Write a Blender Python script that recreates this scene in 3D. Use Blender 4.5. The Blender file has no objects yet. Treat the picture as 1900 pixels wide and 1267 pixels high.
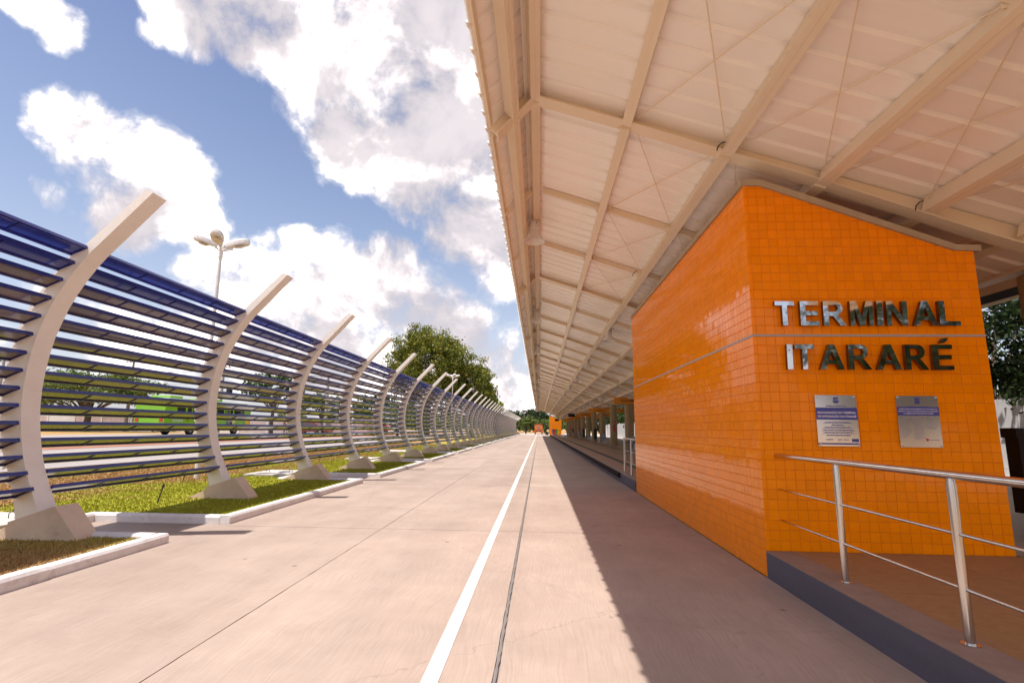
import bpy, bmesh, math, random
import numpy as np
from mathutils import Vector, Matrix
random.seed(7); rng = np.random.default_rng(7)
R = math.radians
scene = bpy.context.scene
col = scene.collection

# ------------------------------------------------------------------ camera
YAW, PITCH, ROLL, FPX, CH = R(3.043), R(9.4914), R(0.6099), 965.92, 1.4725
fw = Vector((-math.sin(YAW)*math.cos(PITCH), math.cos(YAW)*math.cos(PITCH), math.sin(PITCH)))
rt = Vector((math.cos(YAW), math.sin(YAW), 0)); up = rt.cross(fw)
rt2 = rt*math.cos(ROLL) + up*math.sin(ROLL); up2 = -rt*math.sin(ROLL) + up*math.cos(ROLL)
cam = bpy.data.cameras.new('camera'); camo = bpy.data.objects.new('camera', cam); col.objects.link(camo)
M = Matrix.Identity(4)
for i in range(3):
    M[i][0] = rt2[i]; M[i][1] = up2[i]; M[i][2] = -fw[i]
M.translation = (0, 0, CH)
camo.matrix_world = M
cam.sensor_width = 36; cam.lens = FPX/1900*36; cam.clip_start = 0.05; cam.clip_end = 3000
scene.camera = camo
def pix(px, py):                      # world direction through a point of the view (used to place clouds and rank tiles)
    return (fw + rt2*((px-950)/FPX) - up2*((py-633.5)/FPX)).normalized()
def proj(p):
    d = Vector(p)-Vector((0, 0, CH)); z = d.dot(fw)
    return 950+FPX*d.dot(rt2)/z, 633.5-FPX*d.dot(up2)/z, z

# ------------------------------------------------------------------ exposure, sun, world
vs = scene.view_settings
vs.view_transform = 'Standard'; vs.look = 'None'; vs.gamma = 1; vs.exposure = 1.6; vs.use_curve_mapping = False
SUN = Vector((-0.255, -0.21, 1.0)).normalized()
sl = bpy.data.lights.new('sun', 'SUN'); sl.energy = 2.0; sl.angle = R(0.5); sl.color = (1.0, 0.955, 0.90)
so = bpy.data.objects.new('sun', sl); col.objects.link(so)
so.rotation_euler = SUN.to_track_quat('Z', 'Y').to_euler(); so.location = (-20, -10, 60)
w = bpy.data.worlds.new('World'); scene.world = w; w.use_nodes = True
wt = w.node_tree; wt.nodes.clear()
def wn(t, **k):
    n = wt.nodes.new(t)
    for a, b in k.items(): setattr(n, a, b)
    return n
def wl(a, b): wt.links.new(a, b)
def wmath(op, a, b=None, c=None, clamp=False):
    n = wn('ShaderNodeMath', operation=op, use_clamp=clamp)
    for i, v in enumerate((a, b, c)):
        if v is None: continue
        if isinstance(v, (int, float)): n.inputs[i].default_value = v
        else: wl(v, n.inputs[i])
    return n.outputs[0]
SKY_STRENGTH = 0.12
scene.cycles.diffuse_bounces = 8
sky = wn('ShaderNodeTexSky', sky_type='NISHITA', sun_disc=False)
sky.sun_elevation = math.asin(SUN.z); sky.sun_rotation = math.atan2(SUN.x, SUN.y)
sky.altitude = 70; sky.air_density = 1.0; sky.dust_density = 1.6; sky.ozone_density = 1.6
tc = wn('ShaderNodeTexCoord'); dirv = tc.outputs['Generated']
# warp the direction a little so cloud outlines billow
def noise(vec, scale, detail, rough=0.55, dist=0.0):
    n = wn('ShaderNodeTexNoise'); n.inputs['Scale'].default_value = scale; n.inputs['Detail'].default_value = detail
    n.inputs['Roughness'].default_value = rough; n.inputs['Distortion'].default_value = dist
    wl(vec, n.inputs['Vector']); return n
wnz = noise(dirv, 3.2, 5, 0.6)
vm = wn('ShaderNodeVectorMath', operation='MULTIPLY_ADD'); wl(wnz.outputs['Color'], vm.inputs[0])
vm.inputs[1].default_value = (0.16, 0.16, 0.16); wl(dirv, vm.inputs[2])
vs2 = wn('ShaderNodeVectorMath', operation='SUBTRACT'); wl(vm.outputs[0], vs2.inputs[0]); vs2.inputs[1].default_value = (0.08, 0.08, 0.08)
nrm = wn('ShaderNodeVectorMath', operation='NORMALIZE'); wl(vs2.outputs[0], nrm.inputs[0]); wd = nrm.outputs[0]
BL = [(90,225,45,.8),(150,235,75,1),(215,290,95,1),(290,300,90,1),(345,350,85,1),(385,385,55,1),(95,345,40,.8),(250,370,80,1),
      (40,10,55,.9),(95,40,50,.8),(255,45,28,.6),
      (350,25,80,1),(450,10,100,1),(560,50,110,1),(620,110,90,1),(700,40,150,1),(800,90,150,1.1),(870,200,130,1.1),(720,200,100,1),(800,300,110,1.1),(560,190,60,.8),(640,260,70,1),
      (880,400,90,1.05),(900,480,60,1),(850,440,60,1),(700,300,70,1),(770,350,70,1),
      (400,490,55,1),(480,520,80,1),(560,440,35,.9),(570,540,90,1),(650,560,95,1),(720,485,45,1),(735,560,80,1),(790,590,60,1),(840,620,60,1),
      (500,640,110,1),(640,680,120,1),(760,670,90,1),(350,640,80,.8),(900,690,70,1.05),(940,660,50,1),(970,720,60,1),(90,560,70,.7),(200,620,80,.8),(30,680,90,.8),(870,730,70,1),(1000,60,200,1),(1000,300,130,1)]
acc = None
for px, py, rp, wgt in BL:
    c = pix(px, py); e = pix(px+rp*0.7, py+rp*0.7); ang = c.angle(e)*1.0
    dn = wn('ShaderNodeVectorMath', operation='DOT_PRODUCT'); wl(wd, dn.inputs[0]); dn.inputs[1].default_value = c
    mr = wn('ShaderNodeMapRange', interpolation_type='SMOOTHSTEP'); wl(dn.outputs['Value'], mr.inputs[0])
    mr.inputs['From Min'].default_value = math.cos(ang*1.75); mr.inputs['From Max'].default_value = math.cos(ang*0.25)
    mr.inputs['To Min'].default_value = 0; mr.inputs['To Max'].default_value = wgt
    v = mr.outputs[0]
    if acc is None: acc = v
    else: acc = wmath('SMOOTH_MAX', acc, v, 0.12)
# everywhere outside the placed clouds the sky carries the same kind of broken cumulus
gen = noise(dirv, 2.1, 3, 0.5)
genc = wmath('MULTIPLY', wmath('SUBTRACT', gen.outputs['Fac'], 0.38, clamp=True), 4.0)
front = wn('ShaderNodeVectorMath', operation='DOT_PRODUCT'); wl(dirv, front.inputs[0]); front.inputs[1].default_value = pix(480, 380)
fm = wn('ShaderNodeMapRange', interpolation_type='SMOOTHSTEP'); wl(front.outputs['Value'], fm.inputs[0])
fm.inputs['From Min'].default_value = 0.72; fm.inputs['From Max'].default_value = 0.82; fm.inputs['To Min'].default_value = 1; fm.inputs['To Max'].default_value = 0
acc = wmath('MAXIMUM', acc, wmath('MULTIPLY', genc, fm.outputs[0]))
det = noise(dirv, 7.5, 12, 0.62, 0.35)
det2 = noise(dirv, 26, 6, 0.6, 0.2)
dsum = wmath('ADD', wmath('MULTIPLY', wmath('SUBTRACT', det.outputs['Fac'], 0.5), 2.3), wmath('MULTIPLY', wmath('SUBTRACT', det2.outputs['Fac'], 0.5), 0.45))
dens = wmath('ADD', acc, dsum)
cov = wn('ShaderNodeMapRange', interpolation_type='SMOOTHSTEP'); wl(dens, cov.inputs[0])
cov.inputs['From Min'].default_value = 0.42; cov.inputs['From Max'].default_value = 0.98
# thick parts are greyer, thin edges white
thick = wn('ShaderNodeMapRange', interpolation_type='SMOOTHSTEP')
lowd = noise(dirv, 4.0, 6, 0.55, 0.4)
lowe = noise(dirv, 11.0, 7, 0.6, 0.5)
wl(wmath('ADD', wmath('ADD', acc, wmath('MULTIPLY', wmath('SUBTRACT', lowd.outputs['Fac'], 0.46), 2.6)), wmath('MULTIPLY', wmath('SUBTRACT', lowe.outputs['Fac'], 0.5), 0.9)), thick.inputs[0])
thick.inputs['From Min'].default_value = 0.45; thick.inputs['From Max'].default_value = 1.35; thick.inputs['To Max'].default_value = 0.96
CW = 1.0/SKY_STRENGTH
rim = wn('ShaderNodeMapRange', interpolation_type='SMOOTHSTEP'); wl(dens, rim.inputs[0]); rim.inputs['From Min'].default_value = 0.62; rim.inputs['From Max'].default_value = 1.35
cr_ = wn('ShaderNodeMix', data_type='RGBA'); wl(rim.outputs[0], cr_.inputs['Factor'])
cr_.inputs['A'].default_value = (0.37*CW, 0.36*CW, 0.375*CW, 1); cr_.inputs['B'].default_value = (2.3*CW, 2.05*CW, 1.86*CW, 1)
cc = wn('ShaderNodeMix', data_type='RGBA'); wl(thick.outputs[0], cc.inputs['Factor'])
wl(cr_.outputs['Result'], cc.inputs['A']); cc.inputs['B'].default_value = (0.205*CW, 0.192*CW, 0.210*CW, 1)
# whitish air low over the horizon
sep = wn('ShaderNodeSeparateXYZ'); wl(dirv, sep.inputs[0])
hz = wn('ShaderNodeMapRange', interpolation_type='SMOOTHSTEP'); wl(sep.outputs['Z'], hz.inputs[0])
hz.inputs['From Min'].default_value = 0.0; hz.inputs['From Max'].default_value = 0.42; hz.inputs['To Min'].default_value = 0.55; hz.inputs['To Max'].default_value = 0.0
skyt = wn('ShaderNodeMix', data_type='RGBA', blend_type='MULTIPLY'); skyt.inputs['Factor'].default_value = 1
zg = wn('ShaderNodeMapRange', interpolation_type='SMOOTHSTEP'); wl(sep.outputs['Z'], zg.inputs[0]); zg.inputs['From Min'].default_value = 0.35; zg.inputs['From Max'].default_value = 0.80
tint = wn('ShaderNodeMix', data_type='RGBA'); wl(zg.outputs[0], tint.inputs['Factor']); tint.inputs['A'].default_value = (0.555, 0.49, 0.47, 1); tint.inputs['B'].default_value = (0.30, 0.315, 0.395, 1)
wl(sky.outputs[0], skyt.inputs['A']); wl(tint.outputs['Result'], skyt.inputs['B'])
hm = wn('ShaderNodeMix', data_type='RGBA'); wl(hz.outputs[0], hm.inputs['Factor']); wl(skyt.outputs['Result'], hm.inputs['A'])
hm.inputs['B'].default_value = (0.235*CW, 0.245*CW, 0.29*CW, 1)
cm = wn('ShaderNodeMix', data_type='RGBA'); wl(cov.outputs[0], cm.inputs['Factor']); wl(hm.outputs['Result'], cm.inputs['A']); wl(cc.outputs['Result'], cm.inputs['B'])
bg = wn('ShaderNodeBackground'); bg.inputs['Strength'].default_value = SKY_STRENGTH; wl(cm.outputs['Result'], bg.inputs['Color'])
wo = wn('ShaderNodeOutputWorld'); wl(bg.outputs[0], wo.inputs['Surface'])
w.cycles.sampling_method = 'MANUAL'; w.cycles.sample_map_resolution = 512

# ------------------------------------------------------------------ materials
MATS = {}
def mat(name, base, rough=0.6, metal=0.0, spec=0.5, var=None, vscale=3.0, vstretch=(1, 1, 1), bump=None, bscale=40, bstretch=(1, 1, 1),
        island=0.0, objrand=0.0, alt=None, coat=0.0, trans=0.0, alpha=1.0, stain=None, stscale=0.6, ststart=0.55, rvar=0.0):
    m = bpy.data.materials.new(name); m.use_nodes = True; MATS[name] = m
    nt = m.node_tree; b = nt.nodes['Principled BSDF']
    def N(t, **k):
        n = nt.nodes.new(t)
        for a, c in k.items(): setattr(n, a, c)
        return n
    L = nt.links.new
    base4 = (*base, 1)
    b.inputs['Base Color'].default_value = base4; b.inputs['Roughness'].default_value = rough; b.inputs['Metallic'].default_value = metal
    b.inputs['Specular IOR Level'].default_value = spec; b.inputs['Coat Weight'].default_value = coat; b.inputs['Coat Roughness'].default_value = 0.06
    b.inputs['Transmission Weight'].default_value = trans; b.inputs['Alpha'].default_value = alpha
    pos = N('ShaderNodeNewGeometry').outputs['Position']
    def nz(scale, stretch, detail=6, rough=0.6):
        mp = N('ShaderNodeMapping'); mp.inputs['Scale'].default_value = stretch; L(pos, mp.inputs['Vector'])
        n = N('ShaderNodeTexNoise'); n.inputs['Scale'].default_value = scale; n.inputs['Detail'].default_value = detail; n.inputs['Roughness'].default_value = rough
        L(mp.outputs[0], n.inputs['Vector']); return n.outputs['Fac']
    cur = None
    def setc(): 
        L(cur, b.inputs['Base Color'])
    if var is not None:
        mx = N('ShaderNodeMix', data_type='RGBA'); mr = N('ShaderNodeMapRange'); L(nz(vscale, vstretch), mr.inputs[0])
        mr.inputs['From Min'].default_value = 0.3; mr.inputs['From Max'].default_value = 0.7
        L(mr.outputs[0], mx.inputs['Factor']); mx.inputs['A'].default_value = base4; mx.inputs['B'].default_value = (*var, 1); cur = mx.outputs['Result']
    if stain is not None:
        mx = N('ShaderNodeMix', data_type='RGBA'); mr = N('ShaderNodeMapRange'); L(nz(stscale, (1, 1, 1), 10, 0.7), mr.inputs[0])
        mr.inputs['From Min'].default_value = ststart; mr.inputs['From Max'].default_value = ststart+0.2; mr.inputs['To Max'].default_value = 0.75
        L(mr.outputs[0], mx.inputs['Factor'])
        if cur is None: mx.inputs['A'].default_value = base4
        else: L(cur, mx.inputs['A'])
        mx.inputs['B'].default_value = (*stain, 1); cur = mx.outputs['Result']
    if island or objrand:
        g = N('ShaderNodeNewGeometry'); oi = N('ShaderNodeObjectInfo')
        ad = N('ShaderNodeMath', operation='ADD'); L(g.outputs['Random Per Island'], ad.inputs[0]); L(oi.outputs['Random'], ad.inputs[1])
        fr = N('ShaderNodeMath', operation='FRACT'); L(ad.outputs[0], fr.inputs[0])
        mx = N('ShaderNodeMix', data_type='RGBA'); L(fr.outputs[0], mx.inputs['Factor'])
        if alt is not None:
            if cur is None: mx.inputs['A'].default_value = base4
            else: L(cur, mx.inputs['A'])
            mx.inputs['B'].default_value = (*alt, 1); cur = mx.outputs['Result']
        else:
            hs = N('ShaderNodeHueSaturation'); mr = N('ShaderNodeMapRange'); L(fr.outputs[0], mr.inputs[0])
            mr.inputs['To Min'].default_value = 1-max(island, objrand); mr.inputs['To Max'].default_value = 1+max(island, objrand)
            L(mr.outputs[0], hs.inputs['Value'])
            if cur is None: hs.inputs['Color'].default_value = base4
            else: L(cur, hs.inputs['Color'])
            cur = hs.outputs[0]
    if cur is not None: setc()
    if rvar:
        mr = N('ShaderNodeMapRange'); L(nz(5, (1, 1, 1)), mr.inputs[0]); mr.inputs['To Min'].default_value = max(0, rough-rvar); mr.inputs['To Max'].default_value = rough+rvar
        L(mr.outputs[0], b.inputs['Roughness'])
    if bump:
        bp = N('ShaderNodeBump'); bp.inputs['Strength'].default_value = bump; bp.inputs['Distance'].default_value = 0.01
        L(nz(bscale, bstretch, 5), bp.inputs['Height']); L(bp.outputs[0], b.inputs['Normal'])
    return m

# concrete of the busway: pinkish, broom finished, stained
conc = mat('busway concrete', (0.42, 0.322, 0.262), 0.72, var=(0.385, 0.287, 0.23), vscale=1.6, vstretch=(1, .5, 1), stain=(0.35, 0.255, 0.205), stscale=0.9, ststart=0.58, rvar=.12, spec=.35, objrand=0.05)
def broom(m):
    nt = m.node_tree; b = nt.nodes['Principled BSDF']; L = nt.links.new
    g = nt.nodes.new('ShaderNodeNewGeometry')
    wz = nt.nodes.new('ShaderNodeTexNoise'); wz.inputs['Scale'].default_value = 0.9; wz.inputs['Detail'].default_value = 2; L(g.outputs['Position'], wz.inputs['Vector'])
    ma = nt.nodes.new('ShaderNodeVectorMath'); ma.operation = 'MULTIPLY_ADD'; L(wz.outputs['Color'], ma.inputs[0]); ma.inputs[1].default_value = (0.35, 0.35, 0); L(g.outputs['Position'], ma.inputs[2])
    mp = nt.nodes.new('ShaderNodeMapping'); mp.inputs['Scale'].default_value = (60, 2.2, 1); L(ma.outputs[0], mp.inputs['Vector'])
    n1 = nt.nodes.new('ShaderNodeTexNoise'); n1.inputs['Scale'].default_value = 1; n1.inputs['Detail'].default_value = 3; L(mp.outputs[0], n1.inputs['Vector'])
    n2 = nt.nodes.new('ShaderNodeTexNoise'); n2.inputs['Scale'].default_value = 9; n2.inputs['Detail'].default_value = 8; L(g.outputs['Position'], n2.inputs['Vector'])
    vo = nt.nodes.new('ShaderNodeTexVoronoi'); vo.inputs['Scale'].default_value = 1.3; L(g.outputs['Position'], vo.inputs['Vector'])
    ad = nt.nodes.new('ShaderNodeMath'); ad.operation = 'MULTIPLY_ADD'; L(n2.outputs['Fac'], ad.inputs[0]); ad.inputs[1].default_value = 0.8; L(n1.outputs['Fac'], ad.inputs[2])
    bp = nt.nodes.new('ShaderNodeBump'); bp.inputs['Strength'].default_value = 0.55; bp.inputs['Distance'].default_value = 0.006
    L(ad.outputs[0], bp.inputs['Height']); L(bp.outputs[0], b.inputs['Normal'])
    # tyre wear along the lane, hairline cracks
    m2 = nt.nodes.new('ShaderNodeMapping'); m2.inputs['Scale'].default_value = (1.7, .035, 1); L(g.outputs['Position'], m2.inputs['Vector'])
    n3 = nt.nodes.new('ShaderNodeTexNoise'); n3.inputs['Scale'].default_value = 1; n3.inputs['Detail'].default_value = 4; L(m2.outputs[0], n3.inputs['Vector'])
    t3 = nt.nodes.new('ShaderNodeMapRange'); L(n3.outputs['Fac'], t3.inputs[0]); t3.inputs['From Min'].default_value = .42; t3.inputs['From Max'].default_value = .68; t3.inputs['To Min'].default_value = 1.0; t3.inputs['To Max'].default_value = .90
    m4 = nt.nodes.new('ShaderNodeVectorMath'); m4.operation = 'MULTIPLY_ADD'; L(n2.outputs['Color'], m4.inputs[0]); m4.inputs[1].default_value = (.25, .25, 0); L(g.outputs['Position'], m4.inputs[2])
    v4 = nt.nodes.new('ShaderNodeTexVoronoi'); v4.feature = 'DISTANCE_TO_EDGE'; v4.inputs['Scale'].default_value = .16; L(m4.outputs[0], v4.inputs['Vector'])
    t4 = nt.nodes.new('ShaderNodeMapRange'); L(v4.outputs['Distance'], t4.inputs[0]); t4.inputs['From Min'].default_value = .0002; t4.inputs['From Max'].default_value = .0012; t4.inputs['To Min'].default_value = .82; t4.inputs['To Max'].default_value = 1
    n5 = nt.nodes.new('ShaderNodeTexNoise'); n5.inputs['Scale'].default_value = .55; n5.inputs['Detail'].default_value = 9; n5.inputs['Roughness'].default_value = .68; L(g.outputs['Position'], n5.inputs['Vector'])
    t5 = nt.nodes.new('ShaderNodeMapRange'); L(n5.outputs['Fac'], t5.inputs[0]); t5.inputs['From Min'].default_value = .35; t5.inputs['From Max'].default_value = .65; t5.inputs['To Min'].default_value = .86; t5.inputs['To Max'].default_value = 1.08
    w1 = nt.nodes.new('ShaderNodeMath'); w1.operation = 'MULTIPLY'; L(t3.outputs[0], w1.inputs[0]); L(t4.outputs[0], w1.inputs[1])
    w2 = nt.nodes.new('ShaderNodeMath'); w2.operation = 'MULTIPLY'; L(w1.outputs[0], w2.inputs[0]); L(t5.outputs[0], w2.inputs[1])
    # fine streaks and dark specks also tint the colour
    src = b.inputs['Base Color'].links[0].from_socket
    mx = nt.nodes.new('ShaderNodeMix'); mx.data_type = 'RGBA'; mx.blend_type = 'MULTIPLY'
    mr = nt.nodes.new('ShaderNodeMapRange'); L(n1.outputs['Fac'], mr.inputs[0]); mr.inputs['From Min'].default_value = .35; mr.inputs['From Max'].default_value = .65; mr.inputs['To Min'].default_value = 0.93; mr.inputs['To Max'].default_value = 1.03
    sp = nt.nodes.new('ShaderNodeMapRange'); L(vo.outputs['Distance'], sp.inputs[0]); sp.inputs['From Min'].default_value = 0.02; sp.inputs['From Max'].default_value = 0.05; sp.inputs['To Min'].default_value = 0.5
    mu = nt.nodes.new('ShaderNodeMath'); mu.operation = 'MULTIPLY'; L(mr.outputs[0], mu.inputs[0]); L(sp.outputs[0], mu.inputs[1])
    mv = nt.nodes.new('ShaderNodeMath'); mv.operation = 'MULTIPLY'; L(mu.outputs[0], mv.inputs[0]); L(w2.outputs[0], mv.inputs[1]); mu = mv
    mx.inputs['Factor'].default_value = 1; L(src, mx.inputs['A']); L(mu.outputs[0], mx.inputs['B']); L(mx.outputs['Result'], b.inputs['Base Color'])
broom(conc)
joint = mat('joint sealant', (0.20, 0.175, 0.165), 0.9, bump=.6, bscale=60)
paintw = mat('road paint', (0.70, 0.67, 0.64), 0.6, var=(0.60, 0.55, 0.50), vscale=9, bump=.3, bscale=50, stain=(0.50, 0.43, 0.38), stscale=3, ststart=.63)
kerbm = mat('kerb whitewash', (0.74, 0.70, 0.69), 0.8, var=(0.64, 0.59, 0.57), vscale=4, bump=.5, bscale=25, stain=(0.40, 0.31, 0.26), stscale=3.5, ststart=.55)
footm = mat('footing render', (0.70, 0.54, 0.40), 0.9, var=(0.60, 0.45, 0.33), vscale=5, bump=.7, bscale=80, stain=(0.22, .15, .10), stscale=2.5, ststart=.6)
ribm = mat('rib paint', (0.82, 0.75, 0.665), 0.45, var=(0.77, 0.695, 0.605), vscale=3, bump=.08, bscale=15, stain=(0.60, .48, .38), stscale=4, ststart=.66)
bluem = mat('louvre frame blue', (0.012, 0.018, 0.17), 0.32, var=(0.02, 0.025, 0.20), vscale=6, spec=.5)
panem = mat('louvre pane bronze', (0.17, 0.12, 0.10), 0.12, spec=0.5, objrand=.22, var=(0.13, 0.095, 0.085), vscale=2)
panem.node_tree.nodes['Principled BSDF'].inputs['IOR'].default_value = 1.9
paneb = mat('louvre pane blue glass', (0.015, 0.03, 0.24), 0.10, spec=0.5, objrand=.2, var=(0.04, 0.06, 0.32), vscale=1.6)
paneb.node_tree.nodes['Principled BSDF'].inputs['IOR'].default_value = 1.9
beamm = mat('canopy cream paint', (0.80, 0.675, 0.51), 0.42, var=(0.76, 0.635, 0.47), vscale=2.5, objrand=.02, spec=.45)
sheetm = mat('roof sheet underside', (0.94, 0.90, 0.85), 0.33, var=(0.92, 0.87, 0.81), vscale=2.0, vstretch=(.4, 6, 1), objrand=.025, spec=.5, bump=.12, bscale=1.0, bstretch=(1, 60, 1))
columnm = mat('column concrete', (0.37, 0.26, 0.13), 0.75, var=(0.31, 0.215, 0.105), vscale=4, bump=.35, bscale=40)
tilem = mat('orange glazed tile', (0.95, 0.262, 0.001), 0.06, spec=.32, island=.05, objrand=.05)
tilem.node_tree.nodes['Principled BSDF'].inputs['IOR'].default_value = 1.36
groutm = mat('tile grout', (0.74, 0.235, 0.008), 0.8, var=(0.62, .18, .008), vscale=8)
orangew = mat('orange wall', (0.95, 0.262, 0.001), 0.25, var=(.76, .21, .004), vscale=10)
copm = mat('coping stone', (0.45, 0.35, 0.24), 0.7, var=(0.38, .29, .19), vscale=6, bump=.3)
stripm = mat('grey expansion strip', (0.42, 0.36, 0.33), 0.6)
steel = mat('stainless steel', (0.66, 0.62, 0.58), 0.20, metal=1, var=(.55, .51, .47), vscale=8, vstretch=(1, 1, .2), rvar=.06)
mirror = mat('polished letter steel', (0.74, 0.73, 0.74), 0.035, metal=1, bump=.04, bscale=3)
letside = mat('letter return', (0.20, 0.17, 0.15), 0.25, metal=1)
plaquem = mat('plaque steel', (0.80, 0.76, 0.76), 0.14, metal=.85, bump=.04, bscale=2)
printblue = mat('plaque print blue', (0.05, 0.055, 0.28), 0.3)
printwhite = mat('plaque print white', (0.85, 0.83, 0.86), 0.4)
printgrey = mat('plaque print grey', (0.30, 0.29, 0.36), 0.4)
printred = mat('plaque print red', (0.45, 0.03, 0.05), 0.4)
platm = mat('platform terrazzo', (0.36, 0.24, 0.165), 0.33, var=(0.30, 0.195, 0.13), vscale=1.5, bump=.1, bscale=80, stain=(.20, .135, .10), stscale=1.4, ststart=.62, rvar=.1)
rampm = mat('rough platform concrete', (0.36, 0.19, 0.075), 0.75, var=(0.29, 0.145, 0.055), vscale=14, bump=.35, bscale=90, stain=(.19, .12, .085), stscale=1.6, ststart=.6)
rampe = mat('platform lip concrete', (0.30, 0.20, 0.15), 0.8, var=(.24, .155, .115), vscale=6, bump=.3, stain=(.2, .13, .1))
edgem = mat('platform edge stone', (0.37, 0.28, 0.23), 0.55, var=(.30, .22, .18), vscale=5, bump=.2)
greym = mat('kerb face grey paint', (0.095, 0.088, 0.115), 0.65, var=(0.075, 0.068, 0.088), vscale=2.5, vstretch=(1, .4, 3), bump=.25, bscale=30, stain=(.14, .12, .12), stscale=2, ststart=.64)
darkm = mat('dark tactile strip', (0.075, 0.055, 0.05), 0.6, bump=.3, bscale=60)
orstrip = mat('orange warning strip', (0.55, 0.19, 0.05), 0.6, bump=.3)
bumper = mat('rubber bumper', (0.035, 0.022, 0.018), 0.85, spec=.1)
signm = mat('sign orange', (0.75, 0.27, 0.01), 0.5)
signtext = mat('sign lettering', (0.05, 0.015, 0.01), 0.5)
black = mat('black plastic', (0.012, 0.012, 0.014), 0.4)
blackg = mat('display glass', (0.01, 0.01, 0.012), 0.08)
lampw = mat('lamp white enamel', (0.72, 0.69, 0.66), 0.35, var=(.64, .60, .56), vscale=5)
lampglass = mat('lamp lens', (0.45, 0.36, 0.28), 0.12, trans=.3)
acryl = mat('prismatic acrylic shade', (0.92, 0.88, 0.85), 0.16, trans=.35, alpha=.92)
redm = mat('red paint', (0.50, 0.015, 0.02), 0.3, coat=.5)
seatb = mat('blue seat plastic', (0.02, 0.035, 0.17), 0.35)
whitep = mat('white painted metal', (0.75, 0.74, 0.73), 0.4)
wallw = mat('white boundary wall', (0.74, 0.73, 0.74), 0.8, var=(.66, .64, .64), vscale=1.2, bump=.2, stain=(.55, .50, .46), stscale=1.2, ststart=.62)
wallp = mat('faded pink wall', (0.60, 0.50, 0.48), 0.85, var=(.48, .36, .34), vscale=1.5, stain=(.34, .22, .20), stscale=1.5, ststart=.58)
busg = mat('bus green paint', (0.20, 0.46, 0.008), 0.25, coat=.6, var=(.17, .42, .008), vscale=2)
busw = mat('white vehicle paint', (0.75, 0.76, 0.74), 0.3, coat=.4)
busy = mat('bus yellow panel', (0.80, 0.45, 0.01), 0.3)
glassd = mat('vehicle glass', (0.012, 0.016, 0.02), 0.06, spec=.9, coat=.8)
tyre = mat('tyre rubber', (0.018, 0.017, 0.017), 0.85)
rimm = mat('wheel rim', (0.35, 0.35, 0.35), 0.35, metal=.8)
truckm = mat('truck orange paint', (0.60, 0.14, 0.02), 0.35, coat=.3, var=(.5, .11, .02), vscale=3)
maroon = mat('maroon car paint', (0.13, 0.012, 0.018), 0.25, coat=.8)
silver = mat('silver car paint', (0.50, 0.50, 0.53), 0.25, metal=.7, coat=.6)
vanred = mat('red van paint', (0.50, 0.02, 0.03), 0.3, coat=.6)
polem = mat('utility pole concrete', (0.38, 0.34, 0.31), 0.85, var=(.30, .26, .23), vscale=3, bump=.3)
wirem = mat('cable', (0.05, 0.05, 0.055), 0.6)
bark = mat('bark', (0.13, 0.09, 0.06), 0.9, var=(.09, .06, .04), vscale=8, bump=.6, bscale=30)
skinm = mat('skin', (0.30, 0.16, 0.10), 0.5); shirtr = mat('red shirt', (0.60, 0.03, 0.025), 0.8); jeans = mat('dark trousers', (0.03, 0.035, 0.06), 0.85)
hairm = mat('black hair', (0.012, 0.01, 0.009), 0.6); capw = mat('white cap', (0.75, 0.75, 0.78), 0.7)
padm = mat('concrete pad', (0.55, 0.49, 0.43), 0.85, var=(.47, .41, .36), vscale=5, bump=.3)
asph = mat('far road surface', (0.34, 0.295, 0.27), 0.85, var=(0.29, 0.25, 0.225), vscale=.5, vstretch=(3, .3, 1), bump=.3, bscale=20, stain=(.22, .18, .165), stscale=.5, ststart=.6)
reddirt = mat('red earth', (0.36, 0.155, 0.095), 0.95, var=(.28, .10, .06), vscale=1.5, bump=.8, bscale=12, stain=(.42, .27, .19), stscale=2, ststart=.55)
hosem = mat('dark hose', (0.02, 0.022, 0.02), 0.6)

def leafmat(name, a, b_, c):
    m = bpy.data.materials.new(name); m.use_nodes = True; nt = m.node_tree; L = nt.links.new
    b = nt.nodes['Principled BSDF']; b.inputs['Roughness'].default_value = .5; b.inputs['Specular IOR Level'].default_value = .35
    g = nt.nodes.new('ShaderNodeNewGeometry'); cr = nt.nodes.new('ShaderNodeValToRGB'); L(g.outputs['Random Per Island'], cr.inputs[0])
    cr.color_ramp.elements[0].color = (*a, 1); cr.color_ramp.elements[1].color = (*c, 1)
    e = cr.color_ramp.elements.new(.55); e.color = (*b_, 1)
    L(cr.outputs[0], b.inputs['Base Color'])
    tr = nt.nodes.new('ShaderNodeBsdfTranslucent'); L(cr.outputs[0], tr.inputs[0]); mx = nt.nodes.new('ShaderNodeMixShader'); mx.inputs[0].default_value = .28
    L(b.outputs[0], mx.inputs[1]); L(tr.outputs[0], mx.inputs[2]); L(mx.outputs[0], nt.nodes['Material Output'].inputs[0])
    return m
leafA = leafmat('olive foliage', (0.045, 0.08, 0.012), (0.14, 0.17, 0.02), (0.42, 0.34, 0.035))
leafB = leafmat('deep green foliage', (0.018, 0.045, 0.012), (0.045, 0.09, 0.018), (0.12, 0.17, 0.03))
leafC = leafmat('light green foliage', (0.06, 0.11, 0.02), (0.12, 0.17, 0.03), (0.24, 0.24, 0.05))
leafD = leafmat('shadowy foliage', (0.012, 0.028, 0.010), (0.028, 0.055, 0.014), (0.075, 0.10, 0.025))

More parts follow.
